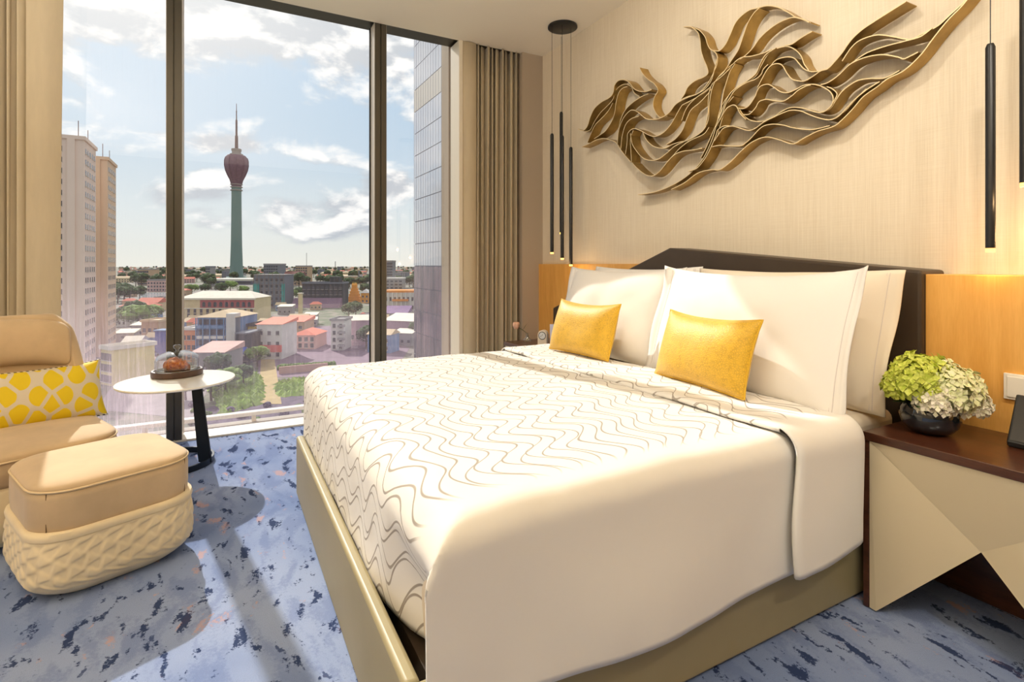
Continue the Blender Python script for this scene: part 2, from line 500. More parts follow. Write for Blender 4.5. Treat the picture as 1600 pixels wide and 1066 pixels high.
# ------------------------------------------------------------------ curtains
def curtain(name, label, y0, y1, xc, amp, nf, lead, seed, x_lead=0.0, top=CEIL - .004):
    """pleated sheet along y; lead = length of the loose flat edge panel at the window side"""
    mb = MB(); n = 26 * nf + 40; rows = 9
    L = y1 - y0
    def fn(u, w):
        z = .015 + (top - .015) * w
        s = u
        if lead > 0: q = s / lead if s < lead else 1 + (s - lead) / (1 - lead) * nf
        else: q = (1 - s) / -lead if s > 1 + lead else 1 + (1 + lead - s) / (1 + lead) * nf
        y = y0 + L * s
        if q < 1:
            x = xc + x_lead * (1 - q) + amp * .55 * sin(pi * q * .9) * (1.0 + .3 * (1 - w))
            y += (.03 if lead > 0 else -.03) * (1 - w) * (1 - q) * sin(w * 2.4)
        else:
            ph = (q - 1) * 2 * pi
            k = amp * (1 + .25 * sin(ph * .37 + seed))
            ff = abs(sin(ph / 2 + .25 * sin(w * 1.7 + seed) * (1 - .6 * w))) ** .62
            x = xc - amp * 1.1 + k * 1.7 * ff - amp * .4
            y += .016 * sin(ph + seed) + .02 * (1 - w) * sin(ph * .5 + seed * 2) * (1 - s)
        return (x, y, z)
    mb.grid(fn, n, rows)
    o = obj(name, mb, M['curtain'], smooth=True, solid=.004)
    return tag(o, label, 'curtain')
curtain('curtain', 'floor-length taupe curtain gathered in tight pleats between the window and the bed wall', 1.715, 2.275, -4.085, .055, 9, .27, 1.3, x_lead=.0)
curtain('curtain', 'floor-length beige curtain hanging behind the velvet armchair', -1.62, -.80, -3.93, .052, 14, -.20, 2.1, x_lead=.0)

# ------------------------------------------------------------------ bed
BX0, BX1 = -2.864, -1.058          # base, window side / near side
bed = thing('bed', 'king bed with dark leather headboard and sage leather base', 'bed', (-1.95, 1.3, 0))
BT = .297
def roundrect(x0, x1, y0, y1, r, n=6, corners=(1, 1, 1, 1)):
    pts = []
    for (cx, cy, a0, on) in ((x1, y1, 0, corners[0]), (x0, y1, 90, corners[1]), (x0, y0, 180, corners[2]), (x1, y0, 270, corners[3])):
        if not on: pts.append((cx, cy)); continue
        ox = cx - r if cx == x1 else cx + r; oy = cy - r if cy == y1 else cy + r
        for k in range(n + 1):
            a = radians(a0 + 90 * k / n); pts.append((ox + r * cos(a), oy + r * sin(a)))
    return pts
FY0, FY1 = .3235, .3595
obj('footboard', MB().prism(roundrect(BX0, BX1, FY0, FY1, .017, 5, (0, 0, 1, 1)), 'z', .01, BT), M['leather_beige'], bed, smooth=True, autosmooth=40, bevel=.011, seg=3)
obj('side_rail', MB().box(BX1 - .04, BX1, FY1, 2.26, .01, BT - .03), M['leather_beige'], bed, bevel=.01, seg=3)
obj('side_rail', MB().box(BX0, BX0 + .04, FY1, 2.26, .01, BT - .03), M['leather_beige'], bed, bevel=.01, seg=3)
obj('slat_base', MB().box(BX0 + .05, BX1 - .05, .40, 2.25, .12, .24), M['leather_dark'], bed)
obj('mattress', MB().prism(roundrect(-2.83, -1.09, .42, 2.25, .05), 'z', .24, .605), M['linen_warm'], bed, smooth=True, autosmooth=40, bevel=.035, seg=4)
HY = 2.272
hp = [at_y(863.6, 481, HY), at_y(1045, 387.5, HY), at_y(1441, 422.5, HY)]
poly = [(-1.022, .02), (-1.022, hp[2].z), (hp[1].x, hp[1].z), (hp[0].x, hp[0].z), (hp[0].x, .02)]
hb = obj('headboard', MB().prism(poly, 'y', HY, 2.452), M['leather_dark'], bed, bevel=.012, seg=3)

# duvet : top, foot face and far side as a rounded shell with pattern uv
def duvet_mat():
    m, t, b = newmat('patterned_duvet')
    uv = t.new('ShaderNodeUVMap'); uv.uv_map = 'uv'
    sp = t.new('ShaderNodeSeparateXYZ'); t.link(uv.outputs[0], sp.inputs[0])
    X, Y = sp.outputs[0], sp.outputs[1]
    # arc length coordinates in metres: X across the bed, Y along it
    ph = t.math('ADD', t.math('MULTIPLY', X, 2 * pi / .215), t.math('MULTIPLY', Y, 5.0))
    w1 = t.math('SINE', t.math('ADD', ph, t.math('MULTIPLY', t.math('SINE', ph), .28)))
    mod = t.math('SINE', t.math('ADD', t.math('MULTIPLY', X, 6.1), t.math('MULTIPLY', Y, 9.7)))
    amp = t.math('ADD', t.math('MULTIPLY', mod, .35), .95)
    lines = None
    for (spc, off, ph2) in ((.088, 0.0, 0.0), (.088, .45, .9)):
        wv = t.math('SINE', t.math('ADD', t.math('ADD', ph, ph2), t.math('MULTIPLY', t.math('SINE', t.math('ADD', ph, ph2)), .28)))
        f = t.math('ADD', t.math('ADD', t.math('DIVIDE', Y, spc), off), t.math('MULTIPLY', t.math('MULTIPLY', wv, amp), .46))
        nz = t.noise(uv.outputs[0], 4.0, 1)
        f = t.math('ADD', f, t.math('MULTIPLY', nz, .9))
        fr = t.math('ABSOLUTE', t.math('SUBTRACT', t.math('FRACT', f), .5))
        ln = t.math('SUBTRACT', 1.0, t.step(fr, .020, .054))
        lines = ln if lines is None else t.math('MAXIMUM', lines, ln)
    mask = t.math('SUBTRACT', 1.0, t.step(X, .80, .86))
    lines = t.math('MULTIPLY', lines, mask)
    t.link(t.mix(t.math('MULTIPLY', lines, .85), srgb(233, 230, 224), srgb(146, 136, 126)), b.inputs['Base Color'])
    b.inputs['Roughness'].default_value = .75; b.inputs['Specular IOR Level'].default_value = .25
    b.inputs['Sheen Weight'].default_value = .1
    wr = t.noise(uv.outputs[0], 3.5, 3, .6)
    hh = t.math('ADD', t.math('MULTIPLY', lines, .06), wr)
    t.link(t.bump(hh, .35, .02), b.inputs['Normal'])
    return m
M['duvet'] = duvet_mat()
DX0, DX1, DTOP = -2.905, -1.012, .634
DYF, DYH = .369, 1.52
def arc_profile(edge_a, edge_b, za, zb, top, r, n_top, n_side, n_arc=8):
    """list of (pos, z, arc) walking: low at edge_a -> up -> across -> down at edge_b"""
    pts = []
    if za is not None:
        for k in range(n_side): pts.append((edge_a, za + (top - r - za) * k / n_side))
        for k in range(n_arc): 
            a = pi - pi / 2 * k / n_arc; pts.append((edge_a + r + r * cos(a), top - r + r * sin(a)))
        sa = edge_a + r
    else: sa = edge_a
    sb = edge_b - r if zb is not None else edge_b
    for k in range(n_top + 1): pts.append((sa + (sb - sa) * k / n_top, top))
    if zb is not None:
        for k in range(1, n_arc + 1):
            a = pi / 2 - pi / 2 * k / n_arc; pts.append((edge_b - r + r * cos(a), top - r + r * sin(a)))
        for k in range(1, n_side + 1): pts.append((edge_b, top - r + (zb - top + r) * k / n_side))
    return pts
def arclen(pts, ref):
    s = [0]
    for i in range(1, len(pts)): s.append(s[-1] + math.hypot(pts[i][0] - pts[i - 1][0], pts[i][1] - pts[i - 1][1]))
    k = min(range(len(pts)), key=lambda i: abs(pts[i][0] - ref) + (10 if pts[i][1] < DTOP - .02 else 0))
    return [q - s[k] for q in s]
duvet = thing('duvet', 'white duvet with taupe wavy line embroidery spread over the bed', 'duvet', (-1.95, .95, .6))
HEM = .225
xp = arc_profile(DX0, DX1, .30, HEM, DTOP, .062, 56, 22)
xs = arclen(xp, -1.95)
yp = arc_profile(DYF, DYH, .265, None, DTOP, .10, 46, 16, 9)
ys = arclen(yp, 1.0)
def sheet(xp, xs, yp, ys, disp):
    gone = lambda i, j: xp[i][0] > -1.9 and DTOP - xp[i][1] > .13 and DTOP - yp[j][1] > .099
    mb = MB(); mb.uv = []
    vs = []
    for i, (x, zx) in enumerate(xp):
        for j, (y, zy) in enumerate(yp):
            z = min(zx, zy)
            p = disp(x, y, z, xs[i], ys[j], DTOP - zx, DTOP - zy)
            vs.append(p); mb.uv.append((xs[i], ys[j]))
    ny = len(yp)
    fs = [(i * ny + j, (i + 1) * ny + j, (i + 1) * ny + j + 1, i * ny + j + 1) for i in range(len(xp) - 1) for j in range(ny - 1)
          if not (gone(i, j) and gone(i + 1, j) and gone(i, j + 1) and gone(i + 1, j + 1))]
    mb.add(vs, fs); return mb
def duvet_disp(x, y, z, sx, sy, dx, dy):
    # soft swell of the filling and gathered cloth
    q = .010 * fbm((x * 2.1, y * 2.3, 1.0), 3)
    y_in = y
    zz = z + (q if dx < .05 and dy < .05 else q * .4)
    if dx > .06 and x > -1.9:       # near side hang: a little outward towards the hem, soft vertical waves
        k = smooth01(dx, .05, .40)
        x += .012 * k * sin(y * 7 + 1.2) + .010 * k * fbm((y * 3, z * 2, 4), 2) + .012 * k
        zz += .014 * k * sin(y * 4.1 + .6)
    if dy > .05:                    # foot face: diagonal gathers
        k = smooth01(dy, .04, .30)
        y += .006 * k * sin((x * 26 + z * 20)) * smooth01(x, -1.9, -1.1) + .006 * fbm((x * 5, z * 6, 2), 2) * k - .002
        y += .10 * smooth01(x, -1.42, -1.06) * smooth01(dy, .06, .30)
    if x < -2.8 and dx > .1: x -= .006 * sin(y * 9)
    if x > -1.9:                    # the near drop ends in a free edge at the foot corner instead of turning in
        kk = smooth01(dx, .055, .13)
        if kk > 0 and dy > 0:
            ye = DYF - .016 + max(0, y_in - DYF) * .9
            y = y * (1 - kk) + ye * kk
            zfull = DTOP - dx + .014 * smooth01(dx, .05, .40) * sin(y * 4.1 + .6)
            zz = zz * (1 - kk) + zfull * kk
        x -= .055 * (1 - kk) * smooth01(dy, .05, .16) * smooth01(x, -1.14, -1.03)
    # rounded shoulders sag slightly at the corner between foot and near side
    zz -= .020 * smooth01(x, -1.35, -1.02) * smooth01(-y, -.62, -.36) * (1 - smooth01(dx, .03, .34)) * (1 - smooth01(dy, .03, .34))
    return (x, y, zz)
obj('cover', sheet(xp, xs, yp, ys, duvet_disp), M['duvet'], duvet, smooth=True, solid=.004)
# turned-down head end
HX0, HX1 = DX0 - .012, DX1 + .034
yq = [(1.495, DTOP + .003), (1.490, DTOP + .010), (1.497, DTOP + .017), (1.515, DTOP + .019)] + [(1.515 + (1.80 - 1.515) * k / 14, DTOP + .018) for k in range(1, 15)] + [(1.825, DTOP + .014), (1.84, DTOP + .003)]
DT2 = DTOP + .018
xq = arc_profile(HX0, HX1, .36, .235, DT2, .07, 56, 20)
def fold_vs():
    mb = MB(); mb.uv = []; vs = []; ny = len(yq)
    xsq = arclen([(a, b - .018) for a, b in xq], -1.95)
    for i, (x, zx) in enumerate(xq):
        for j, (y, zy) in enumerate(yq):
            dx = DT2 - zx
            off = zy - DT2
            q = .010 * fbm((x * 2.4, y * 3.3, 9.0), 3)
            k = smooth01(dx, .05, .4) if x > -1.95 else 0
            if dx < .001: p = (x, y, DT2 + off + q)
            else:
                inw = off if x > -1.95 else -off
                p = (x + inw + .012 * k * sin(y * 9) - .0 * k, y + (.018 * k * sin(zx * 9) - .035 * k if j < 6 else .0) + .03 * k * (y - 1.65),
                     zx + q * .5 + .05 * k * (y - 1.5) * (1 if dx > .3 else dx / .3))
            vs.append(p); mb.uv.append((xsq[i], y - .8 + .37))
    fs = [(i * ny + j, (i + 1) * ny + j, (i + 1) * ny + j + 1, i * ny + j + 1) for i in range(len(xq) - 1) for j in range(ny - 1)]
    return mb.add(vs, fs)
obj('turned_down_fold', fold_vs(), M['duvet'], duvet, smooth=True, solid=.004)

# ------------------------------------------------------------------ pillows
def pillow(name, label, cat, L, H, Tk, mloc, lean, yaw, m, flange=.055, dip=.03, group=None, seed=0, roll=0.0, stitch=True, piping=False, fl_curl=0.0, pipe_mat=None, zipm=None):
    root = thing(name, label, cat, mloc, 0)
    root.rotation_euler = (0, 0, yaw)
    na, nb = 48, 30
    fa = 1 - 2 * flange / L if flange else 1.0
    def outline(a, b):
        # a in -1..1 along length, b in 0..1 up; corners stand out
        hb = 1 - dip / H * 2 * (1 - abs(a) ** 2.2)
        z = H * (.5 + (b - .5) * (hb if b > .5 else 1 - dip / H * .6 * (1 - abs(a) ** 2)))
        xx = a * L / 2 * (1 - (.022 if flange else .05) * (1 - abs(2 * b - 1) ** 2.5))
        return xx, z
    def side(sgn):
        def fn(u, w):
            a = 2 * u - 1; b = w
            xx, z = outline(a, b)
            ab = abs(a) / fa
            if ab < 1:
                th = Tk / 2 * max(0, (1 - ab ** 3.2)) ** .55 * max(0, 1 - abs(2 * b - 1) ** 2.6) ** .55
            else: th = 0
            th *= 1 + .10 * fbm((xx * 4 + seed, z * 5, sgn * 3 + seed), 2)
            th = max(th, .0022)
            if piping is False and ab < 1: th += .0015 * sin(xx * 60 + z * 30 + seed) * smooth01(ab, .75, 1.0) * (1 if th > .01 else 0)
            y = -sgn * th
            y += .012 * fbm((xx * 3, z * 3, seed + 5), 2)
            if ab >= 1:
                kk = (ab - 1) / max(1e-6, 1 / fa - 1)
                y += -fl_curl * kk * kk * smooth01(z, H * .1, H * .95) + .010 * sin(z * 16 + seed) * kk
            # lean back
            yy = y * cos(lean) + z * sin(lean); zz = z * cos(lean) - y * sin(lean)
            return (xx * cos(roll) - zz * sin(roll), yy, zz * cos(roll) + xx * sin(roll))
        return fn
    mb = MB().grid(side(1), na, nb); 
    k0 = len(mb.v)
    mb.grid(side(-1), na, nb)
    # close the rim
    idx = lambda i, j: i * nb + j
    rim = [(i, 0) for i in range(na)] + [(na - 1, j) for j in range(1, nb)] + [(i, nb - 1) for i in range(na - 2, -1, -1)] + [(0, j) for j in range(nb - 2, 0, -1)]
    for q in range(len(rim)):
        a_ = idx(*rim[q]); b_ = idx(*rim[(q + 1) % len(rim)])
        mb.f.append((a_, b_, k0 + b_, k0 + a_))
    obj('cover', mb, m, root, smooth=True, local=True)
    if stitch and flange:
        for s in (-1, 1):
            for dlt in (0.0, .010):
                u = .5 + s * (fa / 2 + (.004 + dlt) / L)
                pts = [Vector(side(1)(u, .02 + .96 * k / 30)) + Vector((0, -.0012, 0)) for k in range(31)]
                obj('hem_stitch', MB().tube(pts, .0008, 5), M['hem'], root, local=True)
    if piping:
      pieces = [rim + [rim[0]]] if piping is True else [[(i, 0) for i in range(na)], [(i, nb - 1) for i in range(na)]]
      for seq in pieces:
        pts = []
        for q in seq:
            p1 = Vector(side(1)(q[0] / (na - 1), q[1] / (nb - 1))); p2 = Vector(side(-1)(q[0] / (na - 1), q[1] / (nb - 1)))
            pts.append((p1 + p2) / 2)
        obj('piping', MB().tube(pts, .004, 6), pipe_mat, root, local=True, smooth=True)
    return root
PL, PH = .98, .545
PZ = DTOP - .012
pillow('pillow', 'white pillow with stitched hem standing behind, its cream end nearest the nightstand with flowers', 'pillow', .96, .54, .15, (-1.52, 2.06, PZ - .012), .24, 0.0, M['linen_warm'], seed=2, dip=.02, fl_curl=-.02)
pillow('pillow', 'white pillow standing against the headboard, mostly hidden behind the pillow beside the alarm clock', 'pillow', .92, .53, .15, (-2.465, 2.12, PZ), .20, 0.0, M['linen'], seed=5, dip=.02)
pillow('pillow', 'large white pillow standing behind the yellow cushion nearest the alarm clock', 'pillow', PL, PH, .17, (-2.47, 1.90, PZ), .34, .03, M['linen'], seed=9, dip=.03)
pillow('pillow', 'large white pillow standing in front, sunlit behind the bigger looking yellow cushion', 'pillow', PL + .02, PH, .17, (-1.555, 1.845, PZ), .33, -.02, M['linen'], seed=14, dip=.035, fl_curl=.02)

def cushion_mat():
    m, t, b = newmat('mustard_brocade')
    co = t.coord()
    v = t.new('ShaderNodeTexVoronoi'); v.feature = 'DISTANCE_TO_EDGE'
    t.link(co, v.inputs['Vector']); v.inputs['Scale'].default_value = 120
    e = t.step(v.outputs['Distance'], .02, .22)
    n = t.noise(co, 34, 3, .6)
    k = t.math('MULTIPLY', t.math('SUBTRACT', 1.0, e), t.step(n, .25, .6))
    t.link(t.mix(t.math('MULTIPLY', k, .55), srgb(224, 178, 44), srgb(172, 132, 34)), b.inputs['Base Color'])
    b.inputs['Roughness'].default_value = .5; b.inputs['Sheen Weight'].default_value = .2
    t.link(t.bump(e, .25, .002), b.inputs['Normal'])
    return m
M['mustard'] = cushion_mat()
M['mustard_pipe'] = mat('mustard_piping', srgb(216, 172, 40), .6)
CZ = DT2 + .006
pillow('cushion', 'mustard yellow cushion nearest the flowers, leaning on the front white pillow', 'cushion', .52, .30, .14, (-1.572, 1.70, CZ), .30, -.10, M['mustard'], flange=0, dip=.022, seed=21, piping=True, pipe_mat=M['mustard_pipe'])
pillow('cushion', 'mustard yellow cushion nearest the window, leaning on the pillow beside the alarm clock', 'cushion', .50, .30, .14, (-2.42, 1.715, CZ), .30, .07, M['mustard'], flange=0, dip=.022, seed=27, piping=True, pipe_mat=M['mustard_pipe'])

# ------------------------------------------------------------------ wall sculpture of brass ribbons
def fromA(p): return (880 + p[0] / 4.443, 80 + p[1] / 4.443)
def fromB(p): return (1080 + p[0] / 5.33, p[1] / 5.33)
def fromC(p): return (1140 + p[0] / 5.329, 80 + p[1] / 5.329)
def fromD(p): return (880 + p[0] / 2.353, p[1] / 2.353)
RIB = [
 ('D', [(305,718),(370,708),(440,680),(500,640),(545,590),(575,530),(595,470),(610,410),(640,360),(690,320),(740,290),(762,250),(785,212),(815,190),(855,181),(885,192),(908,215),(920,245),(937,268)]),
 ('D', [(430,700),(480,675),(530,640),(580,628),(610,628),(650,600),(690,560),(730,528),(780,510),(830,520),(880,535),(920,515),(970,490),(1030,472),(1060,450),(1100,410),(1140,365),(1190,330),(1230,300),(1290,270),(1350,215),(1400,150),(1450,90),(1500,40),(1540,-8)]),
 ('C', [(-70,810),(0,797),(100,803),(180,800),(220,775),(260,740),(350,650),(430,625),(520,630),(620,655),(750,670),(830,660),(920,638)]),
 ('C', [(-40,760),(0,700),(40,655),(110,640),(170,655),(240,675),(300,660),(370,610),(450,570),(540,530),(610,510),(690,520),(760,550),(850,580),(930,590),(1000,560),(1080,480),(1150,410),(1240,340),(1340,280)]),
 ('C', [(-20,700),(0,620),(20,560),(50,490),(110,468),(150,490),(190,545),(250,590),(340,600),(420,575),(500,525),(570,490),(640,485),(720,500),(800,525),(860,525),(920,490),(960,430),(1010,360),(1070,310),(1150,265),(1250,250),(1350,250),(1420,225),(1492,185)]),
 ('C', [(150,490),(190,495),(240,470),(290,400),(310,350),(340,310),(400,295),(450,320),(500,355),(560,365),(630,340),(700,305),(790,298),(860,320),(920,360),(945,410),(930,470),(880,515),(840,527)]),
 ('C', [(200,545),(250,540),(300,490),(330,440),(390,420),(450,430),(530,435),(600,395),(660,345),(730,310),(762,304)]),
 ('C', [(320,325),(360,250),(400,180),(440,140),(490,128),(530,145),(570,210),(610,255),(660,270),(720,270),(790,230),(850,190),(910,170),(970,110),(1030,40),(1075,-25),(1125,-85),(1200,-150),(1300,-215),(1420,-290),(1560,-375)]),
 ('C', [(410,160),(450,105),(500,80),(570,70),(620,85),(660,130),(700,170),(750,190),(800,190),(855,183)]),
 ('B', [(0,890),(100,840),(200,780),(240,740),(330,650),(400,590),(440,540),(500,500),(580,490),(680,465),(745,438)]),
 ('B', [(330,1000),(370,890),(400,840),(450,770),(540,710),(620,680),(668,640),(685,600),(725,560)]),
 ('C', [(850,302),(900,290),(960,255),(1010,215),(1090,140),(1180,95),(1280,68),(1380,60),(1492,80),(1540,95),(1600,70),(1660,40)]),
 ('D', [(1060,235),(1095,185),(1130,158),(1190,141),(1250,148),(1310,158),(1350,140),(1410,110),(1450,75),(1500,30),(1532,-4)]),
 ('D', [(1095,245),(1150,208),(1220,183),(1290,165),(1350,148),(1392,118)]),
 ('C', [(895,318),(940,335),(980,375),(965,420),(945,450)]),
 ('C', [(1000,560),(1060,510),(1130,435),(1185,380),(1232,338)]),
 ('B', [(8,245),(60,243),(110,258),(150,280),(190,330),(210,390),(232,428),(260,440),(310,442),(360,390),(400,310),(440,220),(490,160),(560,110),(620,95),(700,76),(770,80),(830,100),(900,140),(950,172),(1010,192),(1072,215)]),
 ('B', [(75,243),(130,290),(150,350),(160,440),(180,510),(210,580),(217,630),(180,660),(110,690),(50,740),(20,800),(-8,840)]),
 ('B', [(258,443),(292,470),(303,520),(285,590),(235,690),(190,750),(130,800),(50,822),(-10,850)]),
 ('B', [(312,662),(360,620),(420,530),(480,440),(520,330),(560,220),(610,140),(655,97)]),
 ('B', [(480,512),(530,480),(590,420),(640,350),(700,290),(780,230),(860,190),(930,172),(1000,185),(1060,213)]),
 ('B', [(858,406),(920,392),(980,352),(1040,315),(1088,290)]),
 ('B', [(0,1020),(40,920),(100,850),(180,790),(232,752)]),
 ('B', [(205,1064),(225,960),(228,860),(238,780),(262,720),(312,680),(360,640),(412,590)]),
 ('B', [(300,1060),(320,960),(332,860),(345,780),(372,690),(400,612),(440,548)]),
 ('B', [(310,1000),(350,900),(400,800),(470,740),(550,690),(620,630),(652,560),(700,480),(785,424)]),
 ('B', [(285,1075),(340,980),(380,920),(430,892),(462,905),(490,960),(540,1012)]),
 ('A', [(163,550),(200,560),(230,530),(250,470),(280,410),(330,365),(385,335),(412,300),(422,250),(450,218),(490,213),(525,232),(560,275),(600,292),(650,292),(682,280)]),
 ('A', [(200,565),(240,555),(270,500),(310,440),(350,400),(397,350),(418,290),(445,258),(490,240),(530,260),(550,300),(587,325)]),
 ('A', [(225,642),(250,580),(280,520),(330,470),(375,420),(402,370)]),
 ('A', [(188,672),(240,650),(290,625),(340,615),(390,625),(430,645),(460,690),(490,730),(532,777)]),
 ('A', [(278,617),(320,590),(360,560),(400,500),(422,440),(432,370),(452,300),(480,270),(512,260)]),
 ('A', [(588,128),(610,170),(650,210),(692,240),(716,285),(692,330),(682,380),(692,420),(718,460),(745,472),(782,460)]),
 ('A', [(440,562),(460,480),(490,420),(540,370),(600,330),(652,308)]),
 ('A', [(438,655),(448,560),(478,480),(520,430),(550,420),(590,440),(640,480),(700,484),(742,475),(800,440),(850,380),(920,340),(1000,310),(1060,270),(1100,210),(1122,130),(1142,60)]),
 ('A', [(465,690),(475,600),(500,520),(540,480),(592,463)]),
 ('A', [(488,725),(500,640),(505,580),(542,548),(590,558),(650,590),(700,600),(760,570),(812,510),(852,440),(887,383)]),
 ('A', [(535,778),(530,700),(527,620),(547,558)]),
 ('A', [(530,578),(542,650),(572,700),(612,745),(660,765),(720,760),(780,720),(840,670),(900,640),(970,610),(1040,560),(1075,490),(1082,400),(1092,320),(1112,250),(1160,180),(1246,108)]),
 ('A', [(545,782),(580,820),(640,865),(690,873),(740,840),(790,780),(840,730),(900,705),(980,695),(1037,684)]),
 ('A', [(613,578),(640,630),(690,670),(760,682),(820,655),(870,640),(932,630)]),
 ('A', [(778,657),(840,620),(890,560),(922,480),(952,420),(1012,370),(1070,310),(1092,278)]),
 ('A', [(828,735),(880,680),(950,630),(1042,588),(1080,540)]),
 ('A', [(938,842),(1000,820),(1052,760),(1092,690),(1132,600),(1145,560),(1190,532),(1246,535)]),
 ('A', [(1015,750),(1052,680),(1092,590),(1132,500),(1152,440),(1182,400),(1246,328)]),
]
def catmull(pts, n=7):
    out = []
    P_ = [pts[0]] + pts + [pts[-1]]
    for i in range(1, len(P_) - 2):
        p0, p1, p2, p3 = P_[i - 1], P_[i], P_[i + 1], P_[i + 2]
        for k in range(n):
            t = k / n
            out.append(tuple(.5 * ((2 * p1[a]) + (-p0[a] + p2[a]) * t + (2 * p0[a] - 5 * p1[a] + 4 * p2[a] - p3[a]) * t * t + (-p0[a] + 3 * p1[a] - 3 * p2[a] + p3[a]) * t ** 3) for a in range(2)))
    out.append(pts[-1]); return out
conv = {'A': fromA, 'B': fromB, 'C': fromC, 'D': fromD}
sc_ = thing('wall_sculpture', 'large sculpture of flowing brass ribbons mounted on the wall above the headboard', 'wall sculpture', (-1.9, WALL, 2.0))
for i, (k, pts) in enumerate(RIB):
    q = catmull([conv[k](p) for p in pts])
    yb = WALL - .006 - .0012 * (i % 7)
    dep = .072 + .004 * (i % 4)
    w3 = [at_y(u, v, yb) for u, v in q]
    mb = MB(); th = .0022
    n = len(w3); vs = []
    for j, p in enumerate(w3):
        tg = w3[min(j + 1, n - 1)] - w3[max(j - 1, 0)]
        nrm = Vector((-tg.z, 0, tg.x)).normalized() * th
        for a, y in ((p + nrm, yb), (p - nrm, yb), (p - nrm, yb - dep), (p + nrm, yb - dep)):
            vs.append((a.x, y, a.z))
    fs = [(j * 4 + a, j * 4 + (a + 1) % 4, j * 4 + 4 + (a + 1) % 4, j * 4 + 4 + a) for j in range(n - 1) for a in range(4)] + [(0, 1, 2, 3), ((n - 1) * 4 + 3, (n - 1) * 4 + 2, (n - 1) * 4 + 1, (n - 1) * 4)]
    mb.add(vs, fs)
    o = obj('ribbon', mb, M['brass'], sc_, smooth=True, autosmooth=50)
    o.data.materials.append(M['brass_edge'])
    for p in o.data.polygons:
        c = sum((Vector(o.data.vertices[x].co) for x in p.vertices), Vector()) / len(p.vertices)
        if abs(p.normal.y) > .8: p.material_index = 1
# ------------------------------------------------------------------ pendant lights
def pendant(name, label, c, tubes, group=None):
    """tubes: (x, y, z_bottom, z_top)"""
    root = thing(name, label, 'pendant light', (c[0], c[1], CEIL))
    obj('canopy', MB().lathe([(0, 0), (.112, 0), (.114, -.004), (.114, -.014), (.108, -.018), (0, -.018)], (c[0], c[1], CEIL), 40), M['black'], root, smooth=True, autosmooth=40)
    for (x, y, zb, zt) in tubes:
        tb = obj('tube', MB().lathe([(0, zt), (.009, zt), (.0135, zt - .012), (.0135, zb + .013), (0, zb + .013)], (x, y, 0), 16), M['black'], root, smooth=True, autosmooth=40)
        obj('light_tip', MB().lathe([(0, zb + .014), (.0125, zb + .014), (.0125, zb), (0, zb)], (x, y, 0), 14), M['lamp'], tb, smooth=True, autosmooth=40)
        obj('cord', MB().tube([(x, y, zt - .005), (x, y, CEIL - .012)], .0016, 6), M['black'], root)
def spot_tip(x, y, z, e):
    l = bpy.data.lights.new('pendant_bulb', 'POINT'); l.energy = e; l.color = (1, .62, .28); l.shadow_soft_size = .02
    o = bpy.data.objects.new('pendant_bulb', l); COL.objects.link(o); o.location = (x, y, z)
pc = at_z(879, 41, CEIL)
tl = []
for (u, vb, vt, d) in ((862.5, 397, 209, 4.05), (877, 366, 175, 4.30), (878.5, 406, 212, 4.08), (892, 416, 230, 4.12)):
    b_ = at_d(u, vb, d); t_ = at_d(u, vt, d); tl.append((b_.x, b_.y, b_.z, t_.z))
pendant('pendant_light', 'cluster of slim black tube pendants hanging over the nightstand with the alarm clock', (pc.x, pc.y), tl)
for (x, y, zb, zt) in tl[2:]: spot_tip(x, y, zb - .03, .35)
tr = []
for (u, vb, zt, d) in ((1547.5, 394, 2.05, 1.80), (1601.5, 292, 2.22, 1.72), (1604, 415, 1.98, 1.92), (1650, 350, 2.1, 1.80)):
    b_ = at_d(u, vb, d); tr.append((b_.x, b_.y, b_.z, b_.z + .70))
cx = sum(q[0] for q in tr) / 4; cy = sum(q[1] for q in tr) / 4
pendant('pendant_light', 'slim black tube pendants hanging over the nightstand with the flower bowl', (cx, cy), tr)
for (x, y, zb, zt) in tr: spot_tip(x, y, zb - .03, .6)

# ------------------------------------------------------------------ nightstands
def nightstand(label, x0, x1, y0, y1, h, xc, zc):
    root = thing('nightstand', label, 'nightstand', ((x0 + x1) / 2, (y0 + y1) / 2, 0))
    t = .028
    obj('top_slab', MB().box(x0, x1, y0, y1, h - t, h), M['walnut'], root, bevel=.002)
    obj('side_panel', MB().box(x0, x0 + .018, y0 + .004, y1, .004, h - t), M['walnut'], root, bevel=.001)
    obj('side_panel', MB().box(x1 - .018, x1, y0 + .004, y1, .004, h - t), M['walnut'], root, bevel=.001)
    obj('back_panel', MB().box(x0 + .018, x1 - .018, y1 - .02, y1 - .004, .004, h - t), M['walnut'], root)
    # faceted front: left and right triangles standing on tips, top triangle above; the middle point set back
    a, b = x0 + .020, x1 - .020; zt = h - t; yf = y0 + .004
    yc = yf + .045; tip = .020
    th = .016
    def facet(pts):
        n = len(pts)
        vs = pts + [(p[0], p[1] + th, p[2]) for p in pts]
        fs = [tuple(range(n)), tuple(range(2 * n - 1, n - 1, -1))] + [(i, n + i, n + (i + 1) % n, (i + 1) % n) for i in range(n)]
        return MB().add(vs, fs)
    c = (xc, yc, zc)
    obj('front_facet', facet([(a, yf, zt), (a, yf, .006), (a + tip, yf, .004), c]), M['cream_lacquer'], root)
    obj('front_facet', facet([(b, yf, .006), (b, yf, zt), c, (b - tip, yf, .004)]), M['cream_lacquer'], root)
    obj('front_facet', facet([(a + .001, yf, zt), c, (b - .001, yf, zt)]), M['cream_lacquer'], root)
    return root
NSX0, NSX1, NSY0, NSH = -1.026, -.388, 1.8975, .590
pcn = at_y(1532, 864, NSY0 + .045)
nightstand('dark walnut nightstand with cream faceted front under the flower bowl', NSX0, NSX1, NSY0, 2.296, NSH, pcn.x, pcn.z)
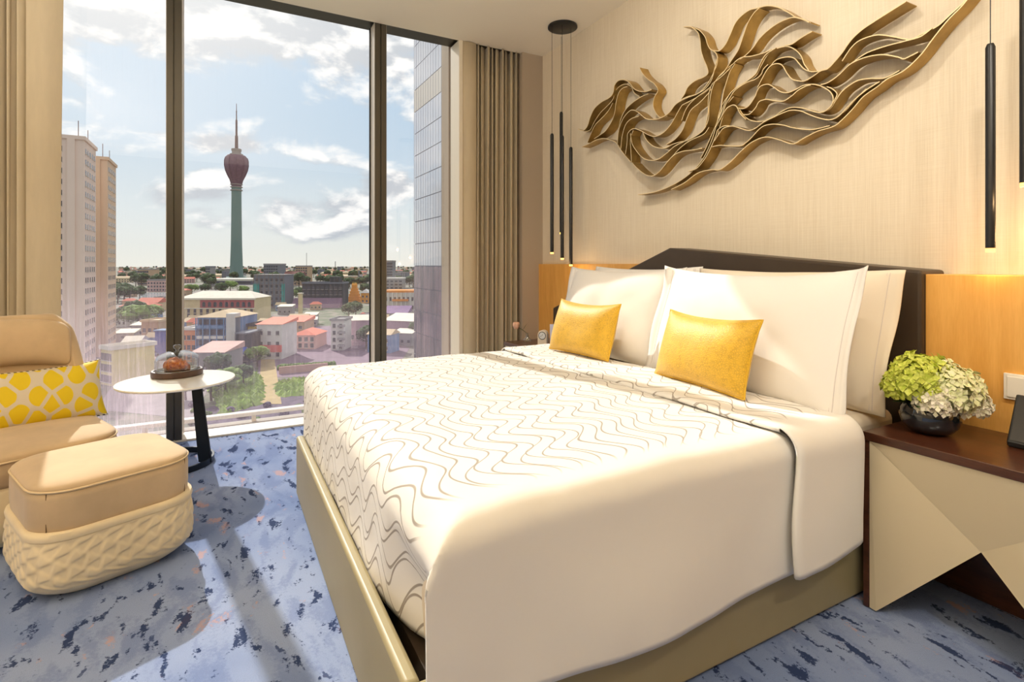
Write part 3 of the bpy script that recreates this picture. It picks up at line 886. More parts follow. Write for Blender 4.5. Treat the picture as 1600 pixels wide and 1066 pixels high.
nightstand('dark walnut nightstand with cream faceted front between curtain and bed, holding an alarm clock', -3.475, -2.96, 1.81, 2.268, NSH, -3.215, .33)

# ------------------------------------------------------------------ flower bowl
def glassy(name, col, rough=.02, trans=1.0):
    m, t, b = newmat(name)
    b.inputs['Base Color'].default_value = (*col, 1); b.inputs['Roughness'].default_value = rough
    b.inputs['Transmission Weight'].default_value = trans; b.inputs['IOR'].default_value = 1.45
    return m
def thin_glass(name, tint=(1, 1, 1), refl=1.6):
    m = bpy.data.materials.new(name); m.use_nodes = True
    t = NT(m.node_tree); m.node_tree.nodes.remove(m.node_tree.nodes['Principled BSDF'])
    tr_ = t.new('ShaderNodeBsdfTransparent'); tr_.inputs[0].default_value = (*tint, 1)
    gl = t.new('ShaderNodeBsdfGlossy'); gl.inputs['Roughness'].default_value = .02
    lw = t.new('ShaderNodeLayerWeight'); lw.inputs[0].default_value = .5
    mx = t.new('ShaderNodeMixShader')
    t.link(t.math('ADD', .05, t.math('MULTIPLY', t.math('POWER', lw.outputs['Facing'], 2.2), .85)), mx.inputs[0]); t.link(tr_.outputs[0], mx.inputs[1]); t.link(gl.outputs[0], mx.inputs[2])
    t.link(mx.outputs[0], m.node_tree.nodes['Material Output'].inputs[0])
    return m
M['clear'] = thin_glass('clear_glass', (.96, .97, .97))
M['bowl'] = mat('blue_black_glass', (.010, .016, .026), .04, spec=.9, coat=.6)
vb = at_z(1453, 676, NSH)
VX, VY = vb.x, vb.y
bowl = thing('flower_bowl', 'round blue-black glass bowl of green and white hydrangeas on the nightstand', 'vase', (VX, VY, NSH))
obj('bowl', MB().lathe([(.0, .002), (.040, .001), (.062, .010), (.078, .030), (.085, .055), (.083, .080), (.072, .100), (.064, .108), (.060, .106), (.068, .096), (.078, .078), (.079, .055), (.070, .030), (.05, .012), (0, .010)], (VX, VY, NSH), 48), M['bowl'], bowl, smooth=True)
def petal_mat(name, c1, c2):
    m, t, b = newmat(name)
    oi = t.new('ShaderNodeObjectInfo')
    n = t.noise(t.coord(), 95, 2)
    t.link(t.mix(t.step(n, .35, .65), c1, c2), b.inputs['Base Color'])
    b.inputs['Roughness'].default_value = .6; b.inputs['Subsurface Weight'].default_value = .0
    b.inputs['Transmission Weight'].default_value = 0
    return m
M['petal_green'] = petal_mat('lime_petal', srgb(176, 190, 60), srgb(206, 212, 96))
M['petal_white'] = petal_mat('white_petal', srgb(226, 224, 186), srgb(214, 220, 160))
M['petal_pale'] = petal_mat('ivory_petal', srgb(238, 230, 214), srgb(222, 220, 186))
M['leaf'] = mat('deep_green_leaf', srgb(52, 84, 34), .6, var=.2)
def hydrangea(c, r, m, seed, n=120, flat=.85):
    rnd = random.Random(seed); mb = MB()
    g = pi * (3 - sqrt(5))
    for i in range(n):
        zz = 1 - 1.55 * (i + .5) / n
        rr = sqrt(max(0, 1 - zz * zz)); a = g * i + rnd.uniform(-.2, .2)
        d = Vector((rr * cos(a), rr * sin(a), zz))
        k = r * rnd.uniform(.80, 1.08)
        p = Vector(c) + Vector((d.x * k, d.y * k, d.z * k * flat))
        tx = d.cross(Vector((.3, .2, .9))).normalized(); ty = d.cross(tx)
        ro = rnd.uniform(0, pi / 2); sz = r * rnd.uniform(.23, .33)
        for q in range(4):
            aa = ro + q * pi / 2
            u_ = tx * cos(aa) + ty * sin(aa); v_ = -tx * sin(aa) + ty * cos(aa)
            lift = d * (sz * rnd.uniform(.0, .8))
            mb.add([p, p + u_ * sz * .55 + v_ * sz * .45 + lift * .6, p + u_ * sz * 1.05 + lift * .8, p + u_ * sz * .55 - v_ * sz * .45 + lift * .6], [(0, 1, 2, 3)])
    return mb
fz = NSH
heads = [(-.045, -.005, .165, .080, 'petal_green'), (-.070, .020, .150, .062, 'petal_green'), (.005, .045, .185, .078, 'petal_green'), (.020, -.050, .140, .078, 'petal_white'),
         (.075, -.005, .148, .076, 'petal_white'), (-.025, -.062, .118, .060, 'petal_pale'), (.085, -.050, .108, .058, 'petal_pale'), (.045, .030, .175, .070, 'petal_white')]
for i, (dx, dy, dz, r, mm) in enumerate(heads):
    # local frame: first axis along camera right, second along view
    p = Vector((VX + RX * dx + FX * dy, VY + RY * dx + FY * dy, fz + dz))
    fl = obj('flower_head', hydrangea(p, r, mm, 40 + i), M[mm], bowl)
    fl['kind'] = 'stuff'
    fl['label'] = {'petal_green': 'lime green hydrangea head', 'petal_white': 'pale yellow-green hydrangea head', 'petal_pale': 'ivory white hydrangea head'}[mm]
    obj('stem', MB().tube([p, (VX + RX * dx * .3, VY + RY * dx * .3, fz + .03)], .003, 6), M['leaf'], bowl)
lm = MB()
for k in range(9):
    a = 2 * pi * k / 9
    p = Vector((VX + .05 * cos(a), VY + .05 * sin(a), fz + .10)); o_ = Vector((cos(a), sin(a), .1)); s_ = Vector((-sin(a), cos(a), 0))
    lm.add([p, p + o_ * .035 + s_ * .022, p + o_ * .075 - Vector((0, 0, .004)), p + o_ * .035 - s_ * .022], [(0, 1, 2, 3)])
obj('foliage', lm, M['leaf'], bowl)['kind'] = 'stuff'

# ------------------------------------------------------------------ switch plate and desk phone at the frame edge
s1 = at_y(1570, 582, 2.30); s2 = at_y(1570, 622, 2.30)
sw = thing('switch_plate', 'white switch plate on the honey wood panel', 'switch', (s1.x, 2.30, s1.z))
obj('plate', MB().box(s1.x, s1.x + .15, 2.289, 2.2995, s2.z, s1.z), M['white_plastic'], sw, bevel=.002)
for k in range(2):
    obj('rocker', MB().box(s1.x + .010 + .066 * k, s1.x + .072 + .066 * k, 2.285, 2.289, s2.z + .009, s1.z - .009), M['white_plastic'], sw, bevel=.0015)
p0 = at_z(1574, 697, NSH)
ph = thing('tablet_stand', 'black device with sloped face on the nightstand below the switch plate', 'tablet', (p0.x + .06, p0.y + .01, NSH))
M['screen'] = mat('black_screen', (.015, .012, .010), .08, spec=.6)
bx = p0.x; by = p0.y
obj('body', MB().prism([(by - .005, NSH + .001), (by + .10, NSH + .001), (by + .115, NSH + .012), (by + .075, NSH + .150), (by + .062, NSH + .153), (by - .008, NSH + .016)], 'x', bx, bx + .16), M['black'], ph, bevel=.004, seg=3)
nv = Vector((0, -.137, .070)).normalized()
pa = Vector((0, by - .006, NSH + .022)) + nv * .0012; pb_ = Vector((0, by + .060, NSH + .150)) + nv * .0012
obj('screen', MB().add([(bx + .008, pa.y, pa.z), (bx + .152, pa.y, pa.z), (bx + .152, pb_.y, pb_.z), (bx + .008, pb_.y, pb_.z),
                        (bx + .008, pa.y + .003, pa.z - .001), (bx + .152, pa.y + .003, pa.z - .001), (bx + .152, pb_.y + .003, pb_.z - .001), (bx + .008, pb_.y + .003, pb_.z - .001)],
                       [(0, 1, 2, 3), (4, 7, 6, 5), (0, 4, 5, 1), (1, 5, 6, 2), (2, 6, 7, 3), (3, 7, 4, 0)]), M['screen'], ph)

# ------------------------------------------------------------------ left nightstand items
q = at_z(824, 534, NSH)
bv = thing('bud_vase', 'small clear glass vase with one peach bud on the nightstand by the curtain', 'vase', (q.x, q.y, NSH))
obj('glass_body', MB().lathe([(0, .001), (.028, .001), (.031, .006), (.030, .020), (.012, .032), (.011, .058), (.014, .064), (.012, .063), (.009, .057), (.010, .033), (.026, .020), (.027, .008), (0, .005)], (q.x, q.y, NSH), 28), M['clear'], bv, smooth=True)
bt = at_d(806.5, 509, sqrt(0) + (q.x * FX + q.y * FY))
obj('stem', MB().tube([(q.x, q.y, NSH + .012), (q.x, q.y, NSH + .06), ((q.x + bt.x) / 2, (q.y + bt.y) / 2, NSH + .09), (bt.x, bt.y, bt.z - .01)], .0022, 6), M['leaf'], bv)
M['peach'] = mat('peach_petal', srgb(232, 186, 158), .6, var=.1, vscale=60)
pm = MB()
for k in range(7):
    a0 = k * 2 * pi / 7
    pm.grid(lambda u, w, a0=a0, k=k: (bt.x + (.004 + .022 * sin(pi * min(w * .62 + .1, 1))) * cos(a0 + (u - .5) * 1.5) * (1 if k % 2 else .85),
                                bt.y + (.004 + .022 * sin(pi * min(w * .62 + .1, 1))) * sin(a0 + (u - .5) * 1.5) * (1 if k % 2 else .85), bt.z - .024 + .05 * w), 6, 7)
pm.blob((bt.x, bt.y, bt.z), .021, 2, .25, 2.5, 3, (1, 1, 1.1))
obj('bud', pm, M['peach'], bv, smooth=True)
lf = MB()
for s in (-1, 1):
    p = Vector(((q.x + bt.x) / 2, (q.y + bt.y) / 2, NSH + .075))
    d_ = Vector((RX * .02 * s, RY * .02 * s, .03)); n_ = Vector((FX, FY, .2)) * .008
    lf.add([p, p + d_ + n_, p + d_ * 2.0, p + d_ - n_], [(0, 1, 2, 3)])
obj('leaf', lf, M['leaf'], bv)

q = at_z(848.5, 539, NSH)
ck = thing('alarm_clock', 'small arched cream alarm clock on the nightstand by the curtain', 'clock', (q.x, q.y, NSH))
arch = [(-.034, 0), (.034, 0), (.034, .07)] + [(.034 * cos(radians(a)), .07 + .034 * sin(radians(a))) for a in range(15, 180, 15)] + [(-.034, .07)]
def rot_local(o, yaw): o.rotation_euler = (0, 0, yaw)
M['cream_plastic'] = mat('cream_plastic', srgb(226, 214, 196), .4)
M['dial'] = mat('pale_dial', srgb(214, 218, 222), .35)
obj('case', MB().prism(arch, 'y', -.018, .026), M['cream_plastic'], ck, local=True, bevel=.002, smooth=True, autosmooth=40)
obj('dial', MB().prism([(.026 * cos(2 * pi * k / 28), .066 + .026 * sin(2 * pi * k / 28)) for k in range(28)], 'y', -.0195, -.018), M['dial'], ck, local=True)
obj('bezel', MB().tube([(.026 * cos(2 * pi * k / 28), -.019, .066 + .026 * sin(2 * pi * k / 28)) for k in range(29)], .0022, 6), M['navy_metal'], ck, local=True)
for ang, l in ((60, .013), (200, .019)):
    a = radians(ang); obj('hand', MB().tube([(0, -.0205, .066), (l * cos(a), -.0205, .066 + l * sin(a))], .0011, 5), M['navy_metal'], ck, local=True)
tk = MB()
for k in range(12):
    a = 2 * pi * k / 12; tk.tube([(.019 * cos(a), -.0202, .066 + .019 * sin(a)), (.0225 * cos(a), -.0202, .066 + .0225 * sin(a))], .0008, 4)
obj('hour_marks', tk, M['navy_metal'], ck, local=True)['kind'] = 'stuff'
ck.rotation_euler = (0, 0, radians(38))
ta = at_z(873, 543, NSH)
tb_ = thing('tissue_box', 'bluish white tissue box partly hidden behind the yellow cushion', 'box', (ta.x, ta.y, NSH))
M['tissue'] = mat('lavender_white_card', srgb(206, 206, 226), .6)
tzh = .15
obj('body', MB().box(-.065, .065, -.06, .065, .001, tzh).box(-.066, .066, -.061, .066, tzh, tzh + .002), M['tissue'], tb_, local=True, bevel=.003)
obj('slot', MB().prism([(.045 * cos(2 * pi * k / 20), .016 * sin(2 * pi * k / 20)) for k in range(20)], 'z', tzh + .0021, tzh + .003), M['gasket'], tb_, local=True)
ts = MB().grid(lambda u, w: (.03 * (u - .5) * 2 * (1 - .3 * w), .012 * sin(u * 9) * w, tzh + .003 + .03 * w), 10, 4)
obj('tissue', ts, M['linen'], tb_, local=True, smooth=True)
tb_.location = (ta.x - .0, ta.y + .03, NSH)

# ------------------------------------------------------------------ side table with cloche
TX, TY, TZ = -3.565, -.225, .500
tab = thing('side_table', 'round white side table on a slanted black leg by the window', 'table', (TX, TY, 0))
obj('table_top', MB().lathe([(0, TZ - .016), (.272, TZ - .016), (.288, TZ - .012), (.292, TZ - .006), (.290, TZ), (0, TZ)], (TX, TY, 0), 72), M['white_lacquer'], tab, smooth=True, autosmooth=30)
lg0 = at_d(306, 612, 3.13); lg0.z = TZ - .018
lg1 = at_z(321, 722, 0.010)
dr = (lg1 - lg0); side = Vector((RX, RY, 0)) * .034; thk = Vector((FX, FY, 0)) * .006
vs = []
for p, k in ((lg0, 1.05), (lg1, 1.4)):
    vs += [p + side * k * .8 + thk, p - side * k * .8 + thk, p - side * k * .8 - thk, p + side * k * .8 - thk]
obj('leg', MB().add(vs, [(0, 1, 2, 3), (7, 6, 5, 4), (0, 4, 5, 1), (1, 5, 6, 2), (2, 6, 7, 3), (3, 7, 4, 0)]), M['navy_metal'], tab, bevel=.002)
RCX, RCY, RR = lg1.x + .02 - RX * .19, lg1.y - RY * .19 - .0, .20
rg = MB().lathe([(RR, .001), (RR + .012, .001), (RR + .012, .034), (RR, .034)], (RCX, RCY, 0), 64, closed=True)
obj('base_ring', rg, M['navy_metal'], tab, smooth=True, autosmooth=40)
c0 = at_z(277, 586.5, TZ)
CXX, CYY = c0.x, c0.y
cz = TZ + .001
clo = thing('cake_stand', 'glass cloche on a round dark wood board, standing on the white side table', 'cake dome', (CXX, CYY, cz))
M['board'] = wood_mat('dark_board', srgb(66, 46, 34), srgb(96, 68, 50), .4, stretch=(3, 14, 3))
M['board_top'] = wood_mat('board_rim', srgb(150, 120, 92), srgb(176, 146, 112), .4, stretch=(3, 14, 3))
obj('board', MB().lathe([(0, 0), (.128, 0), (.132, .004), (.132, .030), (.129, .034), (.118, .034), (.116, .028), (0, .028)], (CXX, CYY, cz), 56), M['board'], clo, smooth=True, autosmooth=35)
obj('plate', MB().lathe([(0, .0285), (.104, .0285), (.112, .034), (.110, .036), (.102, .031), (0, .031)], (CXX, CYY, cz), 48), M['white_lacquer'], clo, smooth=True, autosmooth=50)
prof = [(.113, .036)] + [(.113, .036 + .055 * k / 4) for k in range(1, 5)] + [(.113 * cos(radians(a)), .091 + .054 * sin(radians(a))) for a in range(10, 90, 8)] + [(.004, .145)]
inner = [(r - .0022 if r > .01 else r, z - .002) for r, z in prof][::-1]
dome = obj('glass_dome', MB().lathe(prof + inner, (CXX, CYY, cz), 56), M['clear'], clo, smooth=True)
obj('knob', MB().lathe([(0, .144), (.010, .145), (.009, .152), (.016, .158), (.021, .166), (.020, .174), (.012, .180), (0, .181)], (CXX, CYY, cz), 28), M['clear'], dome, smooth=True)
# croissant: curved tapered body with ridged segments
def crust_mat():
    m, t, b = newmat('croissant_crust')
    n = t.noise(t.mapping(t.coord(), scale=(1, 1, 1)), 60, 4, .65)
    t.link(t.ramp(n, [(.3, srgb(96, 38, 12)), (.5, srgb(182, 84, 24)), (.72, srgb(230, 150, 64))]), b.inputs['Base Color'])
    b.inputs['Roughness'].default_value = .35; b.inputs['Coat Weight'].default_value = .3
    t.link(t.bump(n, .4, .003), b.inputs['Normal'])
    return m
M['crust'] = crust_mat()
cr = thing('croissant', 'glazed golden brown croissant under the glass cloche', 'croissant', (CXX, CYY, cz + .031))
cm = MB(); nseg = 60; nr = 18
vsx = []
for i in range(nseg + 1):
    s = i / nseg * 2 - 1
    a = s * 1.45
    bx_ = .058 * sin(a) * 1.05; by_ = -.045 * cos(a) + .022
    r = .034 * (1 - abs(s) ** 2.2) ** .7 + .006 * (1 - abs(s))
    seg_ = abs(s) * 3.6; r *= 1 - .16 * (seg_ - math.floor(seg_)) ** 2 * 1.0
    r = max(r, .0015)
    ta_ = Vector((cos(a), sin(a) * .8, 0)).normalized(); nn = Vector((-ta_.y, ta_.x, 0))
    for k in range(nr):
        th = 2 * pi * k / nr
        p = Vector((bx_, by_, max(r * .9, .004))) + nn * (cos(th) * r) + Vector((0, 0, sin(th) * r * .95))
        vsx.append((p.x, p.y, max(p.z, .0005)))
# rotate so its width faces the camera
rz = atan2(RY, RX) + .15
vsx = [(x * cos(rz) - y * sin(rz), x * sin(rz) + y * cos(rz), z * 1.12) for x, y, z in vsx]
fsx = [(i * nr + k, i * nr + (k + 1) % nr, (i + 1) * nr + (k + 1) % nr, (i + 1) * nr + k) for i in range(nseg) for k in range(nr)]
cm.add(vsx, fsx)
obj('body', cm, M['crust'], cr, smooth=True, local=True)

# ------------------------------------------------------------------ ottoman and armchair (shared direction)
ca, sa = cos(radians(0)), sin(radians(0))
EF = Vector((-.159, .364, 0)).normalized()      # along the ottoman's front face, towards the bed
EP = Vector((-.916, -.400, 0)).normalized()     # away from the camera, towards the armchair's back
OA = Vector((-2.336, -.515, 0))                 # near corner of the ottoman footprint
def frame_pt(o, a, b, z): 
    p = o + EF * a + EP * b; return (p.x, p.y, z)
def rr_loop(L, D, r, n=8, squeeze=1.0):
    """rounded rectangle loop in (a,b), counter-clockwise, centred"""
    pts = []
    for (sx, sy, a0) in ((1, 1, 0), (-1, 1, 90), (-1, -1, 180), (1, -1, 270)):
        for k in range(n + 1):
            a = radians(a0 + 90 * k / n)
            pts.append((sx * (L / 2 - r) + r * cos(a), sy * (D / 2 - r) + r * sin(a)))
    return pts
def resample(loop, n):
    L = [0]
    m = len(loop)
    for i in range(m): L.append(L[-1] + math.dist(loop[i], loop[(i + 1) % m]))
    out = []
    for k in range(n):
        s = L[-1] * k / n
        i = max(j for j in range(m) if L[j] <= s)
        t = (s - L[i]) / max(1e-9, L[i + 1] - L[i])
        a, b = loop[i], loop[(i + 1) % m]
        out.append((a[0] + (b[0] - a[0]) * t, a[1] + (b[1] - a[1]) * t))
    return out, L[-1]
OTL, OTD = .50, .50
OC = OA + EF * (.205) + EP * (.215)
ott = thing('ottoman', 'camel velvet ottoman with embossed cream base on the blue carpet', 'ottoman', (OC.x, OC.y, 0))
def stacked(levels, n=160, disp=None, cap_top=True, cap_bot=True, o=OC):
    """levels: (L, D, r, z)"""
    mb = MB(); vs = []; loops = []
    for li, (L, D, r, z) in enumerate(levels):
        lp, per = resample(rr_loop(L, D, min(r, L / 2 - .001, D / 2 - .001)), n)
        for k, (a, b) in enumerate(lp):
            if disp:
                a2, b2 = lp[(k + 1) % n]; a1, b1 = lp[k - 1]
                ta = (a2 - a1, b2 - b1); l = math.hypot(*ta) or 1
                dd = disp(per * k / n, z, li)
                a += ta[1] / l * dd; b -= ta[0] / l * dd
            vs.append(frame_pt(o, a, b, z))
    fs = []
    for i in range(len(levels) - 1):
        for k in range(n):
            fs.append((i * n + k, i * n + (k + 1) % n, (i + 1) * n + (k + 1) % n, (i + 1) * n + k))
    if cap_bot: fs.append(tuple(range(n))[::-1])
    if cap_top:
        m = len(levels) - 1; fs.append(tuple(m * n + k for k in range(n)))
    return mb.add(vs, fs)
OB = .216                       # top of the embossed base
def emboss(s, z, li):
    k = 2 * pi / .045
    a = k * s; b = k * (-.5 * s + .866 * z); c = k * (-.5 * s - .866 * z)
    f = sin(a + .3 * sin(b)) + sin(b + .3 * sin(c)) + sin(c + .3 * sin(a))
    env = smooth01(z, .03, .055) * (1 - smooth01(z, OB - .014, OB - .002))
    return .0024 * tanh(1.6 * f) * env
lv = []
nz_ = 72
for i in range(nz_ + 1):
    z = .004 + (OB - .004) * i / nz_
    t = min(1, z / .09)
    ins = .062 * (1 - t) ** 2.2
    top = .010 * smooth01(z, .15, OB)
    lv.append((OTL + .030 - 2 * ins - top, OTD + .030 - 2 * ins - top, .13, z))
obj('embossed_base', stacked(lv, 560, emboss), M['velvet_pale'], ott, smooth=True)
lv = [(OTL + .006, OTD + .006, .13, OB - .002), (OTL + .024, OTD + .024, .13, OB + .001), (OTL + .028, OTD + .028, .13, OB + .012), (OTL + .022, OTD + .022, .13, OB + .026), (OTL + .004, OTD + .004, .13, OB + .029)]
obj('band', stacked(lv, 160), M['velvet_pale'], ott, smooth=True, autosmooth=60)
OS = .380
lv = [(OTL - .004, OTD - .004, .13, OB + .027), (OTL, OTD, .13, OB + .034)] + [(OTL + .004, OTD + .004, .13, z) for z in (.28, .31, .35)] + [(OTL, OTD, .13, OS)]
ob = obj('cushion_side', stacked(lv, 160), M['velvet'], ott, smooth=True)
lv = []
for i in range(14):
    t = i / 13; lv.append(((OTL) * (1 - t ** 2.2 * .97), (OTD) * (1 - t ** 2.2 * .97), .13 * (1 - t * .6), OS + .036 * (1 - (1 - t) ** 2.2)))
obj('cushion_top', stacked(lv, 160), M['velvet'], ott, smooth=True)
lp, per = resample(rr_loop(OTL + .002, OTD + .002, .13), 120)
obj('piping', MB().tube([frame_pt(OC, a, b, OS) for a, b in lp + [lp[0]]], .0042, 6), M['piping'], ott, smooth=True)
M['seam'] = mat('dark_seam', srgb(112, 88, 62), .9)
for (a, b, z0, z1) in ((-OTL / 2 + .0375, -OTD / 2 + .0375, OB + .030, OS - .002), (OTL / 2 - .0375, -OTD / 2 + .0375, OB + .030, OS - .002)):
    obj('corner_seam', MB().tube([frame_pt(OC, a, b, z) for z in (z0, z1)], .0016, 5), M['seam'], ott)

AC = OC + EP * .63 - EF * .19            # armchair centre of seat
arm = thing('armchair', 'camel velvet armchair with rolled headrest beside the window', 'armchair', (AC.x, AC.y, 0))
SL, SD_ = .72, .66
lv = [(SL - .06, SD_ - .08, .16, .03), (SL - .02, SD_ - .03, .17, .06), (SL, SD_, .18, .12), (SL, SD_, .18, .255), (SL - .02, SD_ - .02, .17, .268)]
obj('seat_base', stacked(lv, 120, o=AC), M['velvet_pale'], arm, smooth=True)
lv = [(SL - .03, SD_ - .03, .17, .266), (SL + .004, SD_ + .004, .18, .285), (SL + .008, SD_ + .008, .18, .345), (SL - .004, SD_ - .004, .18, .375)]
for i in range(1, 10):
    t = i / 9; lv.append((SL * (1 - t ** 2.4 * .96), SD_ * (1 - t ** 2.4 * .96), .18 * (1 - .5 * t), .375 + .045 * (1 - (1 - t) ** 2)))
obj('seat_cushion', stacked(lv, 140, o=AC), M['velvet'], arm, smooth=True)
lp, per = resample(rr_loop(SL + .006, SD_ + .006, .18), 120)
obj('piping', MB().tube([frame_pt(AC, a, b, .372) for a, b in lp + [lp[0]]], .004, 6), M['piping'], arm, smooth=True)
ft = MB()
for sx in (-1, 1):
    for sy in (-1, 1):
        fp = frame_pt(AC, sx * (SL / 2 - .12), sy * (SD_ / 2 - .12), 0)
        obj('foot', MB().lathe([(0, .001), (.016, .001), (.022, .06), (0, .06)], fp, 16), M['black'], arm, smooth=True, autosmooth=40)
# back shell: wraps the rear of the seat, wings drop towards the front
def back_fn(off, top_in):
    def fn(u, w):
        # u around from one wing tip over the rear to the other, w height
        a = (u - .5) * 2
        ang = a * radians(88)
        rx, ry = SL / 2 - .005 + off, SD_ / 2 + off
        ex = 2.6
        cx_ = math.copysign(abs(sin(ang)) ** (2 / ex), sin(ang)) * rx
        cb = math.copysign(abs(cos(ang)) ** (2 / ex), cos(ang)) * ry
        hmax = .30 + .575 * max(0, (1 - smooth01(abs(a), .52, 1.0)) ) ** .85
        hmax = min(hmax, .875 - .06 * smooth01(abs(a), .42, .66))
        z = .16 + (hmax - .16) * w
        lean = .13 * max(0, z - .3)
        return frame_pt(AC, cx_ * (1 - .0 * w), cb + lean, z)
    return fn
def shell(mb, nu=72, nv=22, t=.05):
    outer = back_fn(.0, 0); inner = back_fn(-t, 0)
    vs = []; m = nv + 8
    for i in range(nu):
        u = i / (nu - 1)
        edge = min(1, min(u, 1 - u) / .04)
        colm = [Vector(outer(u, j / (nv - 1))) for j in range(nv)]
        coli = [Vector(inner(u, j / (nv - 1))) for j in range(nv)]
        topc = (colm[-1] + coli[-1]) / 2; rad = (colm[-1] - coli[-1]) / 2
        cap = [topc + rad * cos(pi * k / 9) + Vector((0, 0, rad.length * 1.0)) * sin(pi * k / 9) for k in range(1, 9)]
        vs += colm + cap + coli[::-1]
    mm = 2 * nv + 8
    fs = [(i * mm + j, (i + 1) * mm + j, (i + 1) * mm + j + 1, i * mm + j + 1) for i in range(nu - 1) for j in range(mm - 1)]
    fs += [tuple(range(mm)), tuple((nu - 1) * mm + j for j in range(mm))[::-1]]
    return mb.add(vs, fs)
obj('back_shell', shell(MB()), M['velvet'], arm, smooth=True)
# padded headrest roll across the upper back
def head_fn(u, w):
    a = (u - .5) * 2
    ang = a * radians(60)
    ex = 2.6; rx, ry = SL / 2 - .045, SD_ / 2 - .04
    cx_ = math.copysign(abs(sin(ang)) ** (2 / ex), sin(ang)) * rx
    cb = abs(cos(ang)) ** (2 / ex) * ry
    z0, z1 = .66, .885
    th = 2 * pi * w
    ee = max(0, 1 - abs(a) ** 8) ** .5
    zc = (z0 + z1) / 2 - .03 * a * a; hz = (z1 - z0) / 2 * (.55 + .45 * ee); hb = .055 * max(.12, ee)
    z = zc + hz * math.copysign(abs(sin(th)) ** .7, sin(th)); bb = hb * cos(th)
    lean = .13 * (z - .3)
    k = 1 + bb / .33
    return frame_pt(AC, cx_ * (1 + bb * .6), cb + lean - .005 + bb, z)
hm = MB().grid(head_fn, 48, 28, wrap_v=True)
hm.f.append(tuple(range(28))); hm.f.append(tuple(47 * 28 + k for k in range(28)))
obj('headrest', hm, M['velvet'], arm, smooth=True)
# lumbar cushion with yellow pebble print
def pebble_mat():
    m, t, b = newmat('yellow_pebble_print')
    co = t.coord()
    mp = t.mapping(co, scale=(13, 1, 11), rot=(0, radians(40), 0))
    sp = t.new('ShaderNodeSeparateXYZ'); t.link(mp, sp.inputs[0])
    cb = t.new('ShaderNodeCombineXYZ'); t.link(sp.outputs[0], cb.inputs[0]); t.link(sp.outputs[2], cb.inputs[1])
    outs = []
    for f in ('DISTANCE_TO_EDGE', 'F1'):
        v = t.new('ShaderNodeTexVoronoi'); v.voronoi_dimensions = '2D'; v.feature = f
        v.inputs['Randomness'].default_value = .42; v.inputs['Scale'].default_value = 1.0
        t.link(cb.outputs[0], v.inputs['Vector']); outs.append(v.outputs['Distance'])
    k = t.math('MULTIPLY', t.step(outs[0], .085, .105), t.math('SUBTRACT', 1.0, t.step(outs[1], .48, .50)))
    t.link(t.mix(k, srgb(216, 204, 182), srgb(230, 200, 14)), b.inputs['Base Color'])
    b.inputs['Roughness'].default_value = .7
    return m
M['pebble'] = pebble_mat()
def braid_mat():
    m, t, b = newmat('black_white_braid')
    wv = t.new('ShaderNodeTexWave'); wv.bands_direction = 'DIAGONAL'; wv.inputs['Scale'].default_value = 28
    t.link(t.coord(), wv.inputs['Vector'])
    t.link(t.mix(t.step(wv.outputs['Fac'], .45, .55), srgb(28, 26, 26), srgb(226, 220, 206)), b.inputs['Base Color'])
    return m
M['braid'] = braid_mat()
cc = AC + EP * .10 + EF * .11
yaw = atan2(EF.y, EF.x)
pillow('lumbar_cushion', 'long white cushion with yellow pebble print lying on the armchair seat', 'cushion', .58, .29, .15, (cc.x, cc.y, .392), .42, yaw, M['pebble'], flange=0, dip=.02, seed=33, piping='long', pipe_mat=M['braid'])
# ------------------------------------------------------------------ outside: the city far below
HE = 30.0
GZ = EYE - HE
def gnd(u, v):
    return at_z(u, v, GZ)
def depth_of(v): return HE * FPX / (v - HOR)
RYAW = atan2(RY, RX)
def ground_mat():
    m, t, b = newmat('city_ground')
    co = t.coord()
    n = t.noise(co, .02, 5, .6); n2 = t.noise(co, .11, 4, .6)
    c = t.mix(t.step(n, .4, .6), srgb(118, 112, 106), srgb(84, 98, 66))
    c = t.mix(t.math('MULTIPLY', t.step(n2, .5, .62), .6), c, srgb(150, 138, 128))
    t.link(c, b.inputs['Base Color']); b.inputs['Roughness'].default_value = .9
    return m
M['ground'] = ground_mat()
g = struct(obj('ground', MB().add([(-9000, -7000, GZ), (-8, -7000, GZ), (-8, 9000, GZ), (-9000, 9000, GZ)], [(0, 1, 2, 3)]), M['ground']))
M['grass'] = mat('rough_grass', srgb(126, 150, 58), .9, var=.35, vscale=.4)
M['paving'] = mat('mauve_paving', srgb(126, 106, 122), .9, var=.14, vscale=.2)
M['asphalt'] = mat('pale_asphalt', srgb(150, 140, 142), .9, var=.08, vscale=.3)
M['water'] = mat('lake_water', srgb(190, 200, 204), .08, spec=.8)
M['earth'] = mat('dry_earth', srgb(178, 156, 110), .95, var=.12, vscale=.5)
M['hedge'] = mat('hedge_green', srgb(84, 112, 48), .9, var=.3, vscale=2)
def patch(name, px, m, z, kind='structure'):
    pts = [gnd(u, v) for u, v in px]
    mb = MB(); mb.prism([(p.x, p.y) for p in pts], 'z', GZ, GZ + z)
    o = obj(name, mb, m); o['kind'] = kind; return o
patch('pavement', [(405, 590), (610, 588), (640, 545), (560, 508), (440, 512), (400, 540)], M['paving'], .06)
M['scrub'] = mat('purple_scrub', srgb(92, 80, 96), .95, var=.4, vscale=.5)
patch('scrubland', [(300, 700), (660, 700), (610, 590), (440, 592), (320, 640)], M['scrub'], .04)
patch('road', [(150, 640), (300, 655), (330, 600), (250, 545), (196, 520), (176, 530), (185, 590)], M['asphalt'], .05)
patch('lake', [(214, 466), (262, 466), (262, 458), (224, 458)], M['water'], .05)
patch('path', [(404, 632), (440, 632), (428, 556), (408, 556)], M['earth'], .09)
